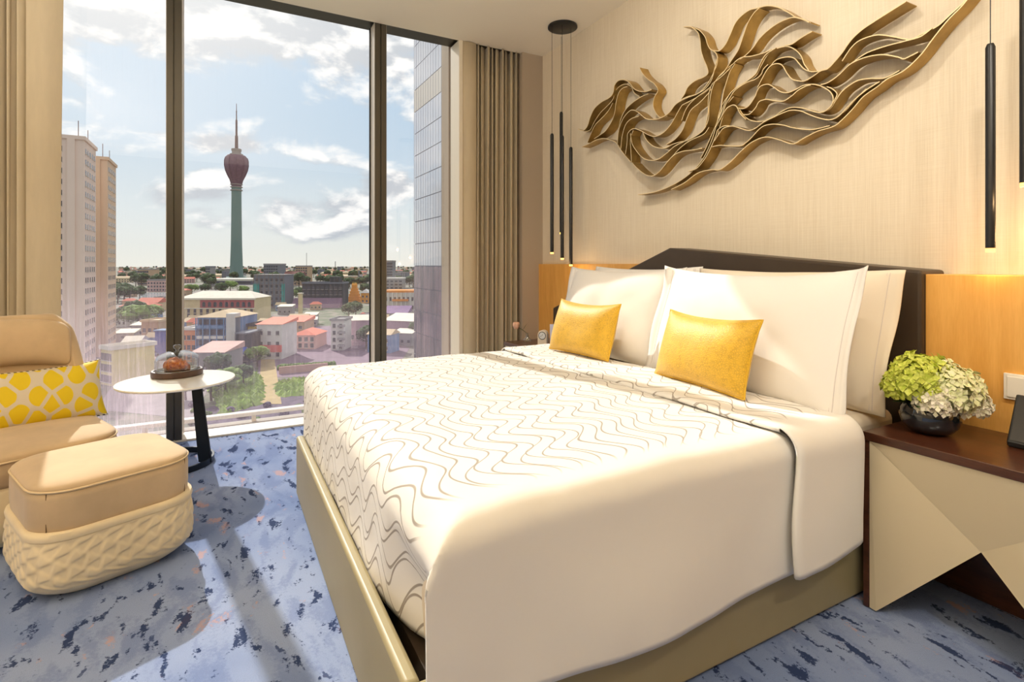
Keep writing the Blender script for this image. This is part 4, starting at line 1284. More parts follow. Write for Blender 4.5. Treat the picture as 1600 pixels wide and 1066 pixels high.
# tufted grass fields
def tufts(name, px, n, seed, hgt=1.0):
    rnd = random.Random(seed); pts = [gnd(u, v) for u, v in px]; mb = MB()
    mb.prism([(p.x, p.y) for p in pts], 'z', GZ, GZ + .07)
    c = sum(pts, Vector()) / len(pts)
    for _ in range(n):
        i = rnd.randrange(len(pts)); a, b = pts[i], pts[(i + 1) % len(pts)]
        s = sqrt(rnd.random()); t = rnd.random()
        p = c + (a + (b - a) * t - c) * s
        h = hgt * rnd.uniform(.4, 1.2); w_ = h * rnd.uniform(.8, 1.6); an = rnd.uniform(0, pi)
        dx, dy = cos(an) * w_, sin(an) * w_
        mb.add([(p.x - dx, p.y - dy, GZ), (p.x + dx, p.y + dy, GZ), (p.x - dy * .5, p.y + dx * .5, GZ + h), (p.x + dy, p.y - dx, GZ + .1)], [(0, 1, 2), (1, 3, 2), (3, 0, 2)])
    o = obj(name, mb, M['grass']); o['kind'] = 'stuff'; o['category'] = 'grass'; return o
tag(tufts('grass', [(330, 612), (352, 592), (400, 584), (410, 600), (408, 630), (350, 650)], 900, 3), 'rough green grass below the window beside the dry path', 'grass')
tag(tufts('grass', [(436, 620), (434, 600), (476, 592), (480, 618)], 260, 4), 'small grass strip right of the dry path', 'grass')

# ledge and white kerb rail just outside the glass
M['concrete'] = mat('ledge_concrete', srgb(176, 172, 164), .85, var=.06, vscale=3)
struct(obj('trim_4', MB().box(-4.66, XG - .032, Y0, 3.4, -.35, -.06), M['concrete']))
rl = thing('balustrade', 'low white rail running along the ledge outside the window', 'rail', (-4.60, 0, -.06))
obj('rail', MB().box(-4.64, -4.57, Y0, 3.4, -.012, .018), M['white_lacquer'], rl, bevel=.006)
for k in range(9):
    y = -2.6 + .70 * k
    obj('post', MB().box(-4.625, -4.595, y, y + .03, -.06, -.01), M['alu_light'], rl)

# ---- building kit
OCC = []
def free(x, y, r, reg=True):
    for (a, b, q) in OCC:
        if (a - x) ** 2 + (b - y) ** 2 < (q + r) ** 2: return False
    if reg: OCC.append((x, y, r))
    return True
def occupy(x, y, yaw, w, d, pad=1.0):
    # cover the footprint with circles
    s = min(w, d) / 2; n = max(1, math.ceil(max(w, d) / (s * 1.4)))
    for i in range(n):
        t = (i + .5) / n
        lx, ly = ((-w / 2 + w * t, d / 2) if w >= d else (0, d * t))
        OCC.append((x + lx * cos(yaw) - ly * sin(yaw), y + lx * sin(yaw) + ly * cos(yaw), s * 1.15 + pad))

WM = {}
def wallm(col, name):
    k = (name)
    if k not in WM: WM[k] = mat(name, col, .85, var=.07, vscale=.35)
    return WM[k]
M['pane_dark'] = mat('dark_window', srgb(62, 66, 76), .2, spec=.5)
M['sill_grey'] = mat('window_ledge', srgb(200, 192, 180), .8)
WIN_CACHE = {}
def window_mesh(w_, h_):
    k = (round(w_, 2), round(h_, 2))
    if k in WIN_CACHE: return WIN_CACHE[k]
    mb = MB().box(-w_ / 2, w_ / 2, -.02, .10, 0, h_).box(-w_ / 2 - .12, w_ / 2 + .12, -.16, .05, -.16, 0)
    me = bpy.data.meshes.new('window')
    me.from_pydata(mb.v, [], mb.f); me.materials.append(M['pane_dark']); me.materials.append(M['sill_grey'])
    for i, p in enumerate(me.polygons): p.material_index = 0 if i < 6 else 1
    WIN_CACHE[k] = me; return me
def add_windows(root, w, h, nx, nz, ww, wh, z0=1.2, x0=None, x1=None, y=0.0, face='front'):
    me = window_mesh(ww, wh)
    x0 = -w / 2 + w / nx / 2 if x0 is None else x0; x1 = w / 2 - w / nx / 2 if x1 is None else x1
    for i in range(nx):
        for j in range(nz):
            o = bpy.data.objects.new('window', me); COL.objects.link(o); o.parent = root
            x = x0 + (x1 - x0) * (i / (nx - 1) if nx > 1 else .5)
            zz = z0 + (h - z0) * j / nz
            if face == 'front': o.location = (x, y, zz)
            else:
                o.location = (y, x, zz); o.rotation_euler = (0, 0, pi / 2)
def roof_mesh(w, d, h, kind, rh, over=.4):
    x0, x1, y0, y1 = -w / 2 - over, w / 2 + over, -over, d + over
    mb = MB()
    if kind == 'flat':
        mb.box(x0, x1, y0, y1, h, h + rh)
    elif kind == 'parapet':
        mb.box(x0, x1, y0, y1, h, h + .3); t = .3
        mb.box(x0, x1, y0, y0 + t, h + .3, h + rh).box(x0, x1, y1 - t, y1, h + .3, h + rh).box(x0, x0 + t, y0 + t, y1 - t, h + .3, h + rh).box(x1 - t, x1, y0 + t, y1 - t, h + .3, h + rh)
    elif kind == 'hip':
        i = min(w, d) * .38
        vs = [(x0, y0, h), (x1, y0, h), (x1, y1, h), (x0, y1, h), (x0 + i, (y0 + y1) / 2, h + rh), (x1 - i, (y0 + y1) / 2, h + rh)]
        if w < d * .9: vs[4] = (0, y0 + i, h + rh); vs[5] = (0, y1 - i, h + rh); 
        if w < d * .9: mb.add(vs, [(0, 1, 4), (1, 2, 5, 4), (2, 3, 5), (3, 0, 4, 5), (3, 2, 1, 0)])
        else: mb.add(vs, [(0, 1, 5, 4), (1, 2, 5), (2, 3, 4, 5), (3, 0, 4), (3, 2, 1, 0)])
    elif kind == 'gable':
        mb.add([(x0, y0, h), (x1, y0, h), (x1, y1, h), (x0, y1, h), (x0, (y0 + y1) / 2, h + rh), (x1, (y0 + y1) / 2, h + rh)], [(0, 1, 5, 4), (2, 3, 4, 5), (1, 2, 5), (3, 0, 4), (3, 2, 1, 0)])
    elif kind == 'shed':
        mb.add([(x0, y0, h), (x1, y0, h), (x1, y1, h + rh), (x0, y1, h + rh), (x0, y1, h), (x1, y1, h)], [(0, 1, 2, 3), (1, 5, 2), (0, 3, 4), (3, 2, 5, 4), (0, 4, 5, 1)])
    return mb
def building(name, label, u0, u1, vt, vb, dep, wall, roofm, kind='parapet', rh=1.0, yaw=0.0, win=(0, 0), ws=(1.2, 1.5), cat='building', group=None, base=None):
    d = depth_of(vb)
    p = at_d((u0 + u1) / 2, vb, d)
    w = (u1 - u0) / FPX * d
    top = (HOR - vt) / FPX * d + EYE
    h = top - GZ - (rh if kind in ('hip', 'gable', 'parapet', 'flat') else rh * .5)
    root = thing(name, label, cat, (p.x, p.y, GZ), RYAW + yaw, group)
    occupy(p.x, p.y, RYAW + yaw, w, dep)
    obj('walls', MB().box(-w / 2, w / 2, 0, dep, 0, h), wall, root, local=True)
    obj('roof', roof_mesh(w, dep, h, kind, rh), roofm, root, local=True)
    if win[0]: add_windows(root, w, h, win[0], win[1], ws[0], min(ws[1], h / win[1] * .6), z0=h / win[1] * .25)
    return root, w, h, d
cream = wallm(srgb(212, 192, 150), 'ochre_cream_wall'); white_w = wallm(srgb(218, 212, 206), 'offwhite_wall'); grey_w = wallm(srgb(150, 146, 146), 'grey_wall')
pink_w = wallm(srgb(206, 168, 160), 'pink_wall'); red_w = wallm(srgb(164, 84, 82), 'brick_red_wall'); blue_w = wallm(srgb(108, 140, 178), 'pale_blue_wall')
blue_d = wallm(srgb(54, 84, 170), 'strong_blue_wall'); yellow_w = wallm(srgb(214, 176, 62), 'yellow_wall'); teal_w = wallm(srgb(66, 158, 152), 'teal_netting')
dark_w = wallm(srgb(62, 66, 66), 'dark_concrete'); slate_w = wallm(srgb(116, 120, 128), 'slate_wall'); orange_w = wallm(srgb(222, 150, 48), 'temple_orange'); tan_w = wallm(srgb(190, 160, 128), 'tan_wall')
roof_white = wallm(srgb(224, 216, 200), 'pale_roof'); roof_red = wallm(srgb(204, 112, 88), 'red_tile_roof'); roof_grey = wallm(srgb(146, 140, 138), 'grey_roof'); roof_mauve = wallm(srgb(124, 96, 136), 'mauve_roof'); roof_tan = wallm(srgb(206, 182, 146), 'tan_roof')
sal = wallm(srgb(226, 128, 104), 'salmon_roof')

# long colonial building: ochre wing, red arcaded upper floor, hipped pale roof
r, w, h, d = building('colonial_building', 'long ochre building with brick red upper floor and pale hipped roof', 280, 398, 456, 508, 18, cream, roof_white, 'hip', 3.2, win=(0, 0))
zb = h - 5.0
obj('red_storey', MB().box(-w / 2 + w * .28, w / 2 - .3, -.25, .05, zb + .2, h - .9), red_w, r, local=True)
obj('cornice', MB().box(-w / 2 - .3, w / 2 + .3, -.55, .3, h - .8, h + .05).box(-w / 2, w / 2, -.4, .1, zb - .35, zb + .1), roof_white, r, local=True)
am = MB().prism([(-.75, 0), (.75, 0), (.75, 1.7)] + [(.75 * cos(radians(a)), 1.7 + .75 * sin(radians(a))) for a in range(20, 180, 20)] + [(-.75, 1.7)], 'y', -.34, .0)
ar = obj('arched_window', am, M['pane_dark'], r, local=True); ar.location = (-w / 2 + w * .33, 0, zb + .7)
for k in range(1, 9): part_copy(ar, r, (-w / 2 + w * (.33 + .075 * k), 0, zb + .7))
add_windows(r, w, zb, 12, 3, 1.3, 1.9, z0=1.5)
# blue commercial building with balcony bands
r, w, h, d = building('office_building', 'pale blue commercial building with strip balconies in front of the ochre building', 308, 368, 486, 566, 14, blue_w, roof_tan, 'hip', 2.0)
for j in range(4):
    z = 1.0 + j * (h - 1) / 4
    obj('glazing_strip', MB().box(-w / 2 + .5, w * .22, -.15, .05, z + 1.0, z + 2.6), M['pane_dark'], r, local=True)
    obj('balcony', MB().box(-w / 2, w * .25, -.9, .0, z - .1, z + .75), blue_w if j % 2 else white_w, r, local=True)
obj('stair_tower', MB().box(w * .28, w / 2, -.6, 3, 0, h + 1.2), white_w, r, local=True)
for j in range(5): obj('pier', MB().box(-w / 2 + j * w * .18, -w / 2 + j * w * .18 + .3, -1.0, -.85, 0, h), blue_w, r, local=True)
# more named buildings
r, w, h, d = building('shop_house', 'narrow yellow shop house with dark windows right of the pale blue building', 387, 399, 506, 560, 9, yellow_w, dark_w, 'parapet', .8, win=(2, 3), ws=(1.0, 1.6))
r, w, h, d = building('shop_house', 'dark shop house with bright blue awning beside the yellow one', 370, 386, 520, 570, 9, dark_w, slate_w, 'flat', .4, win=(3, 2), ws=(1.2, 1.6))
obj('awning', MB().prism([(-2.0, h * .42), (0, h * .58), (0, h * .54), (-2.0, h * .38)], 'x', -w / 2, w / 2), blue_d, r, local=True)
obj('sign_board', MB().box(-w / 2, w / 2, -.3, -.05, h * .28, h * .38), white_w, r, local=True)
r, w, h, d = building('shop_house', 'white shop house with red ground floor band behind the dry path', 401, 440, 504, 562, 12, white_w, sal, 'shed', 1.2, win=(3, 3), ws=(1.1, 1.3))
obj('red_band', MB().box(-w / 2 - .05, w / 2 + .05, -.4, .05, 2.4, 4.6), wallm(srgb(226, 84, 66), 'signal_red_wall'), r, local=True)
r, w, h, d = building('construction_block', 'grey building under construction wrapped with teal netting', 397, 444, 429, 482, 16, slate_w, grey_w, 'flat', .5, win=(6, 5), ws=(1.6, 2.0))
obj('teal_netting', MB().box(-w / 2 - .5, -w / 2 + 3.6, -.7, -.25, 0, h * .74).box(w / 2 - 1.6, w / 2 + .6, -.7, -.25, 0, h * .74), teal_w, r, local=True)
sc = MB()
for k in range(9): sc.box(-w / 2 + w * k / 8 - .07, -w / 2 + w * k / 8 + .07, -1.0, -.86, 0, h + (1.5 if k % 2 else .6))
for j in range(6): sc.box(-w / 2, w / 2, -1.0, -.88, h * j / 6 + 1, h * j / 6 + 1.12)
obj('scaffold', sc, wallm(srgb(140, 112, 88), 'bamboo_scaffold'), r, local=True)['kind'] = 'stuff'
r, w, h, d = building('office_building', 'dark concrete block with a raised stair core, left of the orange temple tower', 472, 535, 441, 480, 14, dark_w, slate_w, 'parapet', 1.2, win=(9, 4), ws=(2.2, 2.2))
obj('stair_core', MB().box(w * .18, w * .40, .5, 8, h, h + 5.0), dark_w, r, local=True)
obj('mast', MB().tube([(w * .29, 3, h + 5), (w * .29, 3, h + 16)], .22, 6), dark_w, r, local=True)
obj('retaining_slope', MB().prism([(-9, 0), (-1, 6.5), (0, 6.5), (0, 0)], 'x', -w / 2 - 5, w / 2), wallm(srgb(134, 108, 124), 'mauve_bank'), r, local=True)
# gopuram
d = depth_of(472); p = at_d(554, 472, d); OCC.append((p.x, p.y, 12)); OCC.append((at_d(554, 480, depth_of(480)).x, at_d(554, 480, depth_of(480)).y, 8))
gp = thing('temple_tower', 'stepped orange temple tower among trees beyond the dark concrete block', 'temple', (p.x, p.y, GZ), RYAW)
for k in range(6):
    ww = 5.0 - .62 * k; z = 2.2 * k
    obj('tier', MB().box(-ww, ww, -ww * .7, ww * .7, z, z + 1.75).box(-ww - .25, ww + .25, -ww * .7 - .25, ww * .7 + .25, z + 1.75, z + 2.2), orange_w, gp, local=True)
obj('barrel_roof', MB().prism([(-1.5, 13.2), (1.5, 13.2)] + [(1.5 * cos(radians(a)), 13.6 + 1.3 * sin(radians(a))) for a in range(0, 181, 20)], 'x', -1.9, 1.9), orange_w, gp, local=True)
fz_ = MB()
for k in range(5): fz_.lathe([(0, 14.9), (.25, 14.9), (.1, 15.4), (.22, 15.6), (0, 16.3)], (-1.6 + .8 * k, 0, 0), 8)
obj('finials', fz_, yellow_w, gp, local=True)['kind'] = 'stuff'
building('temple_shrine', 'small orange shrine with white upper storey right of the temple tower', 564, 576, 452, 474, 8, orange_w, white_w, 'hip', 3.0, win=(2, 2), cat='temple')
r, w, h, d = building('apartment_block', 'grey block with white flat roof behind the right mullion, above the orange trimmed building', 602, 629, 434, 458, 16, grey_w, white_w, 'flat', 1.4, win=(4, 4), ws=(3, 1.8))
r, w, h, d = building('hall', 'white columned hall with orange cornice right of the right mullion', 600, 648, 454, 487, 16, white_w, wallm(srgb(226, 142, 66), 'orange_cornice'), 'flat', 1.3)
for k in range(8): obj('column', MB().box(-w / 2 + w * k / 7 - .4, -w / 2 + w * k / 7 + .4, -1.1, -.3, 0, h), white_w, r, local=True)
add_windows(r, w, h, 7, 2, 1.2, 2.4, z0=1.5)
obj('porch_cornice', MB().box(-w * .22, w * .3, -1.6, -.2, h * .55, h * .66), wallm(srgb(226, 142, 66), 'orange_cornice'), r, local=True)
building('shed', 'low shed with mauve roof in front of the columned hall', 598, 636, 485, 504, 12, grey_w, roof_mauve, 'shed', 3.0, cat='shed')
building('warehouse', 'warehouse with pale roof right of the right mullion, nearest the window', 596, 648, 493, 530, 22, wallm(srgb(178, 148, 160), 'mauve_grey_wall'), roof_white, 'gable', 2.2, yaw=-.3, cat='warehouse', win=(4, 1), ws=(1.6, 1.2))
building('warehouse', 'small warehouse with pale roof and orange doors, left of the right mullion', 546, 574, 494, 540, 12, wallm(srgb(178, 148, 160), 'mauve_grey_wall'), roof_white, 'gable', 1.6, yaw=.2, cat='warehouse', win=(3, 1), ws=(1.4, 1.6))
d = depth_of(512); p = at_d(567, 512, d)
pv = thing('pavilion', 'open pavilion with salmon pyramid roof beside the warehouse', 'pavilion', (p.x, p.y, GZ), RYAW)
obj('roof', MB().add([(-4.4, -4.4, 4.2), (4.4, -4.4, 4.2), (4.4, 4.4, 4.2), (-4.4, 4.4, 4.2), (0, 0, 7.4)], [(0, 1, 4), (1, 2, 4), (2, 3, 4), (3, 0, 4), (3, 2, 1, 0)]), sal, pv, local=True)
for sx in (-1, 1):
    for sy in (-1, 1): obj('post', MB().box(sx * 3.6 - .2, sx * 3.6 + .2, sy * 3.6 - .2, sy * 3.6 + .2, 0, 4.2), white_w, pv, local=True)
r, w, h, d = building('apartment_block', 'slim white house with stacked balconies above the paved lot', 517, 537, 498, 548, 9, white_w, grey_w, 'parapet', .8, win=(2, 4), ws=(1.0, 1.4))
for j in range(4): obj('balcony', MB().box(w * .1, w * .62, -1.2, .0, 1.5 + j * h / 4.6, 2.3 + j * h / 4.6), grey_w, r, local=True)
building('house', 'pink house with salmon roof above the paved lot', 455, 492, 516, 546, 12, pink_w, sal, 'hip', 1.8, cat='house', win=(4, 2))
building('house', 'grey stilted house between the pink house and the dark concrete block', 540, 556, 504, 520, 8, grey_w, roof_grey, 'gable', 2, cat='house', win=(2, 2))
building('house', 'tan flat house with salmon roof behind the white shop house', 436, 474, 500, 528, 12, tan_w, sal, 'shed', 1.5, cat='house', win=(4, 2), ws=(1.4, 1.2))
building('chimney_tower', 'pale slender tower beside the dark concrete block', 466, 471, 458, 498, 2.0, cream, roof_white, 'flat', .4, cat='tower')
building('house', 'tan villa with long red tiled roof under the lake', 186, 232, 472, 496, 12, tan_w, roof_red, 'hip', 2.6, cat='house', win=(6, 2))
building('house', 'cream villa with red tiled roof left of the left mullion', 212, 246, 466, 486, 12, cream, roof_red, 'gable', 3, cat='house', win=(5, 2))
building('kiosk', 'blue market stall with white pitched roof by the road', 193, 216, 527, 560, 8, blue_d, roof_white, 'gable', 1.6, yaw=.3, cat='stall', win=(2, 1), ws=(1.6, 1.4))
building('house', 'tan house behind the bright green tree, left of the left mullion', 221, 247, 500, 540, 9, tan_w, roof_tan, 'parapet', .8, cat='house', win=(3, 2))
building('hoarding', 'tall strong blue hoarding block left of the left mullion', 242, 262, 516, 556, 4, blue_d, blue_w, 'flat', .3, cat='hoarding')
building('apartment_block', 'salmon pink block beyond the lake left of the left mullion', 230, 262, 437, 456, 24, pink_w, grey_w, 'parapet', 1.2, win=(7, 3), ws=(2.0, 2.0))
building('shop_house', 'orange fronted shop house behind the cloche', 284, 306, 512, 566, 10, wallm(srgb(216, 138, 92), 'orange_wall'), white_w, 'parapet', .8, win=(3, 3), ws=(1.0, 1.4))
building('shed', 'low building with rounded pink roof in front of the pale blue building', 300, 350, 546, 590, 10, grey_w, pink_w, 'shed', 1.6, cat='shed', win=(5, 1), ws=(1.2, 1.2))
building('podium', 'low dark podium at the foot of the tall tower', 318, 392, 436, 445, 60, wallm(srgb(96, 102, 122), 'podium_wall'), roof_white, 'flat', 3, win=(12, 1), ws=(6, 5))
building('apartment_block', 'tall grey block on the horizon right of the tall tower', 412, 434, 412, 444, 30, slate_w, grey_w, 'parapet', 2, win=(6, 7), ws=(3, 2.6))
r, w, h, d = building('apartment_block', 'block with a mast on the horizon above the dark concrete block', 462, 480, 415, 441, 24, tan_w, grey_w, 'flat', 2, win=(5, 6), ws=(3, 2.6))
obj('mast', MB().tube([(w * .35, 5, h), (w * .35, 5, h + 24)], .35, 6), dark_w, r, local=True)
building('apartment_block', 'grey tower block on the horizon just right of the right mullion', 603, 613, 407, 450, 20, slate_w, grey_w, 'parapet', 2, win=(3, 9), ws=(3, 2.6))
building('apartment_block', 'brown grey block on the horizon left of the left mullion', 215, 232, 420, 446, 24, tan_w, grey_w, 'flat', 1.5, win=(5, 5), ws=(3, 2.6))
building('apartment_block', 'slim grey block on the horizon between left mullion and the tall tower', 321, 328, 416, 448, 14, grey_w, slate_w, 'flat', 1.5, win=(2, 7), ws=(3, 2.6))
building('house', 'brown double-gabled roof building on the far side of the teal netted block', 441, 470, 424, 446, 26, tan_w, wallm(srgb(126, 80, 70), 'brown_roof'), 'gable', 9, cat='house', win=(5, 2), ws=(3, 2))
# low boundary wall at the end of the paved lot
a = gnd(436, 585); b_ = gnd(512, 578)
wl = MB(); dv = (b_ - a); pv_ = Vector((-dv.y, dv.x, 0)).normalized() * .25
wl.prism([(a.x + pv_.x, a.y + pv_.y), (b_.x + pv_.x, b_.y + pv_.y), (b_.x - pv_.x, b_.y - pv_.y), (a.x - pv_.x, a.y - pv_.y)], 'z', GZ, GZ + 2.0)
tag(obj('boundary_wall', wl, wallm(srgb(196, 158, 148), 'pink_boundary_wall')), 'pink boundary wall at the near end of the paved lot', 'wall')

OCC.append((at_d(369.5, 414, 1000).x, at_d(369.5, 414, 1000).y, 24))
OCC.append((-194, -42, 13)); OCC.append((-226, -42, 13))
for k in range(12): OCC.append((-78 + 4 * k, 38, 13))
# ---- skyline fillers
rnd = random.Random(11)
protos = []
for k in range(6):
    wm = [white_w, grey_w, tan_w, pink_w, slate_w, cream][k]; rm = [roof_grey, roof_red, roof_white, roof_red, roof_grey, roof_tan][k]
    w_, d_, h_ = [(22, 14, 9), (16, 12, 6), (26, 16, 12), (18, 12, 7), (14, 14, 17), (30, 14, 8)][k]
    lb = ['off-white box building with grey parapet', 'grey house with red hipped roof', 'tan block with overhanging pale flat roof', 'pink house with red gabled roof', 'slate grey tall block with grey parapet', 'long cream building with tan hipped roof'][k]
    root = thing('distant_building', 'small ' + lb + ' far off below the skyline', 'building', (0, 0, 0), 0, 'distant buildings, ' + lb)
    obj('walls', MB().box(-w_ / 2, w_ / 2, 0, d_, 0, h_), wm, root, local=True)
    obj('roof', roof_mesh(w_, d_, h_, ['parapet', 'hip', 'flat', 'gable', 'parapet', 'hip'][k], [1, 3, .6, 3, 1, 3][k]), rm, root, local=True)
    nfl = max(1, int(h_ / 3.2)); wb = MB()
    for j in range(nfl):
        for i in range(max(3, int(w_ / 3.4))):
            x = -w_ / 2 + w_ * (i + .5) / max(3, int(w_ / 3.4)); wb.box(x - .8, x + .8, -.08, .1, 1 + j * 3.2, 2.7 + j * 3.2)
    obj('windows', wb, M['pane_dark'], root, local=True)['kind'] = 'stuff'
    protos.append([root, True])
def place(u, v, k):
    d = depth_of(v); p = at_d(u, v, d); yw = RYAW + rnd.uniform(-.5, .5)
    w_, d_ = [(22, 14), (16, 12), (26, 16), (18, 12), (14, 14), (30, 14)][k]
    if not free(p.x - sin(yw) * d_ / 2, p.y + cos(yw) * d_ / 2, w_ * .55): return
    pr = protos[k]
    if pr[1]: pr[0].location = (p.x, p.y, GZ); pr[0].rotation_euler = (0, 0, yw); pr[1] = False
    else: dup(pr[0], (p.x, p.y, GZ), yw)
n_ = 0
for row, (v, cnt) in enumerate(((418.5, 60), (420.5, 60), (423, 56), (426, 50), (430, 44), (436, 36), (444, 26))):
    for i in range(cnt):
        u = 184 + (650 - 184) * (i + rnd.uniform(.1, .9)) / cnt
        if 256 < u < 282 or 575 < u < 602: continue
        place(u, v + rnd.uniform(-.4, .4) * (1 + row * .8), rnd.randrange(6)); n_ += 1

# ---- low buildings crowded between the nearer houses
for i in range(75):
    u = rnd.uniform(186, 645); v = rnd.uniform(452, 560)
    if 256 < u < 270 or (436 < u < 475 and v > 520) or (500 < u < 575 and v > 500) or (540 < u < 580 and v < 478): continue
    d = depth_of(v); q = at_d(u, v, d); yw = RYAW + rnd.choice([-.25, .1, .3]); k = rnd.randrange(4)
    s = rnd.uniform(5, 9); 
    if not free(q.x, q.y, s * .75): continue
    hh = rnd.uniform(3.2, 6.5); wcol, rcol, wn, rn = [(white_w, roof_grey, 'white', 'grey'), (tan_w, roof_red, 'tan', 'red'), (grey_w, roof_white, 'grey', 'pale'), (blue_w, roof_tan, 'blue', 'tan')][k]
    root = thing('small_building', 'small %s walled building with %s roof crowded among the nearer houses' % (wn, rn), 'building', (q.x, q.y, GZ), yw, 'small %s buildings among the houses' % wn)
    obj('walls', MB().box(-s / 2, s / 2, 0, s * .8, 0, hh), wcol, root, local=True)
    obj('roof', roof_mesh(s, s * .8, hh, ['parapet', 'hip', 'shed', 'gable'][k], [.7, 1.6, 1.0, 1.6][k]), rcol, root, local=True)
    add_windows(root, s, hh, 3, max(1, int(hh / 3)), .9, 1.1)
# ---- trees
M['tree_dark'] = mat('dark_foliage', srgb(66, 88, 46), .9, var=.4, vscale=.6)
M['tree_mid'] = mat('mid_foliage', srgb(104, 130, 52), .9, var=.4, vscale=.6)
M['bark'] = mat('bark', srgb(96, 78, 60), .9)
def tree_proto(label, m, seed, wide, group):
    rt = random.Random(seed)
    root = thing('tree', label, 'tree', (0, 0, 0), 0, group)
    obj('trunk', MB().tube([(0, 0, 0), (.1, 0, 2), (.0, .1, 4.5)], [.35, .28, .2], 8), M['bark'], root, local=True)
    mb = MB()
    for k in range(13):
        a = rt.uniform(0, 2 * pi); rr = wide * sqrt(rt.random()) * .8
        mb.blob((rr * cos(a), rr * sin(a), 5.2 + rt.uniform(-1, 1.6) + (1 - rr / wide) * 1.6), rt.uniform(1.2, 2.1), 2, .55, 2.2, seed * 7 + k, (1.15, 1.15, .8))
    for k in range(500):
        d_ = Vector((rt.gauss(0, 1), rt.gauss(0, 1), rt.gauss(0, .7))).normalized()
        p = Vector((d_.x * wide * 1.1, d_.y * wide * 1.1, 5.6 + d_.z * 2.8)) * 1.0
        a = rt.uniform(0, pi); s = rt.uniform(.25, .5)
        x_ = Vector((cos(a), sin(a), rt.uniform(-.5, .5))) * s; y_ = Vector((-sin(a), cos(a), rt.uniform(-.5, .5))) * s
        mb.add([p - x_, p + y_ * .6, p + x_, p - y_ * .6], [(0, 1, 2, 3)])
    obj('crown', mb, m, root, local=True)['kind'] = 'stuff'
    return root
tp = [tree_proto('dense dark green tree far below among the houses', M['tree_dark'], 1, 3.4, 'dark city trees'),
      tree_proto('fresh green spreading tree far below among the houses', M['tree_mid'], 2, 4.2, 'fresh green city trees')]
used = [False, False]
def zone(u, v):
    if v < 450: return 'in the far belt below the skyline'
    if u < 262: return 'among the villas left of the left mullion' if v >= 486 else 'by the lake left of the left mullion'
    if u > 600: return 'right of the right mullion'
    if u < 402: return 'in the rough grass beside the dry path' if v > 560 else 'behind the ochre building under the tall tower'
    return 'between the teal netted block and the right mullion'
def tree(u, v, k, s):
    p = gnd(u, v)
    for _ in range(14):
        if free(p.x, p.y, (4.0, 4.9)[k] * s * .98): break
        p = p + Vector((rnd.uniform(-3, 3), rnd.uniform(-3, 3), 0)) * s
    else: return
    lab = ('dense dark green tree ', 'fresh green spreading tree ')[k] + zone(u, v)
    if not used[k]: o = tp[k]; o.location = p; o.scale = (s, s, s); used[k] = True
    else: o = dup(tp[k], p, rnd.uniform(0, 6), scale=(s, s, s * rnd.uniform(.85, 1.1)))
    o['label'] = lab; o['group'] = ('dark', 'fresh green')[k] + ' trees ' + zone(u, v)
    return o
for (u, v, k, s) in [(200, 512, 1, 1.5), (216, 518, 1, 1.6), (232, 508, 1, 1.3), (206, 528, 0, 1.3), (240, 498, 0, 1.3), (226, 494, 0, 1.1), (250, 494, 0, 1.2), (194, 502, 0, 1.0),
                     (186, 466, 0, 1.7), (194, 470, 0, 1.8), (203, 472, 0, 1.6), (212, 471, 0, 1.3), (184, 474, 0, 1.4), (198, 464, 1, 1.4),
                     (300, 462, 1, 1.3), (320, 461, 0, 1.3), (345, 463, 0, 1.4), (360, 458, 1, 1.6), (380, 462, 1, 1.2), (372, 470, 0, 1.0),
                     (452, 474, 1, 1.4), (460, 480, 1, 1.3), (448, 466, 0, 1.3), (466, 470, 0, 1.2), (500, 446, 0, 1.8), (515, 447, 0, 2.0), (530, 445, 0, 1.8), (478, 447, 0, 1.6),
                     (571, 462, 0, 1.4), (545, 500, 0, 1.0), (556, 496, 0, 1.0), (558, 540, 1, .9), (566, 530, 1, .9), (572, 545, 0, .9),
                     (612, 535, 1, 1.0), (628, 530, 1, 1.1), (640, 536, 0, 1.0), (610, 548, 1, .8), (360, 590, 1, .75), (380, 584, 1, .7), (340, 598, 0, .8), (352, 612, 1, .7),
                     (330, 626, 0, .8), (318, 632, 0, .7), (392, 574, 1, .7), (366, 604, 0, .6), (330, 452, 0, 1.5), (440, 452, 0, 1.7), (425, 450, 0, 1.7), (620, 446, 0, 1.9), (640, 449, 0, 1.7), (588, 450, 0, 1.6)]:
    tree(u, v, k, s)
for i in range(130):
    u = 184 + 466 * (i + rnd.random()) / 130
    v = rnd.choice([420, 422, 424, 428, 433, 440, 450]) + rnd.uniform(-1, 1)
    tree(u, v, 0, rnd.uniform(1.6, 2.4))
bushes = []
for i in range(60):
    for _ in range(30):
        u = rnd.uniform(300, 600); v = rnd.uniform(592, 672); q = gnd(u, v)
        if (v > 634 or u > 480) and free(q.x, q.y, 1.9): break
    else: continue
    mb = MB()
    if i < 4:
        mb.blob((0, 0, .45), .8, 2, .6, 2.4, i, (1.2, 1, .7)); mb.blob((.7, .2, .3), .55, 2, .6, 2.4, i + 9, (1.2, 1, .7))
        o = obj('bush', mb, [M['scrub'], M['hedge'], M['scrub'], M['grass']][i], None); bushes.append(o); o.location = (q.x, q.y, GZ)
    else:
        o = bushes[i % 4].copy(); COL.objects.link(o); o.location = (q.x, q.y, GZ); o.rotation_euler = (0, 0, rnd.uniform(0, 6))
    nm = ['dull purple', 'dark green', 'dull purple', 'light green'][i % 4]
    tag(o, nm + ' bush on the scrubland just below the window ledge', 'bush', nm + ' bushes on the scrubland')
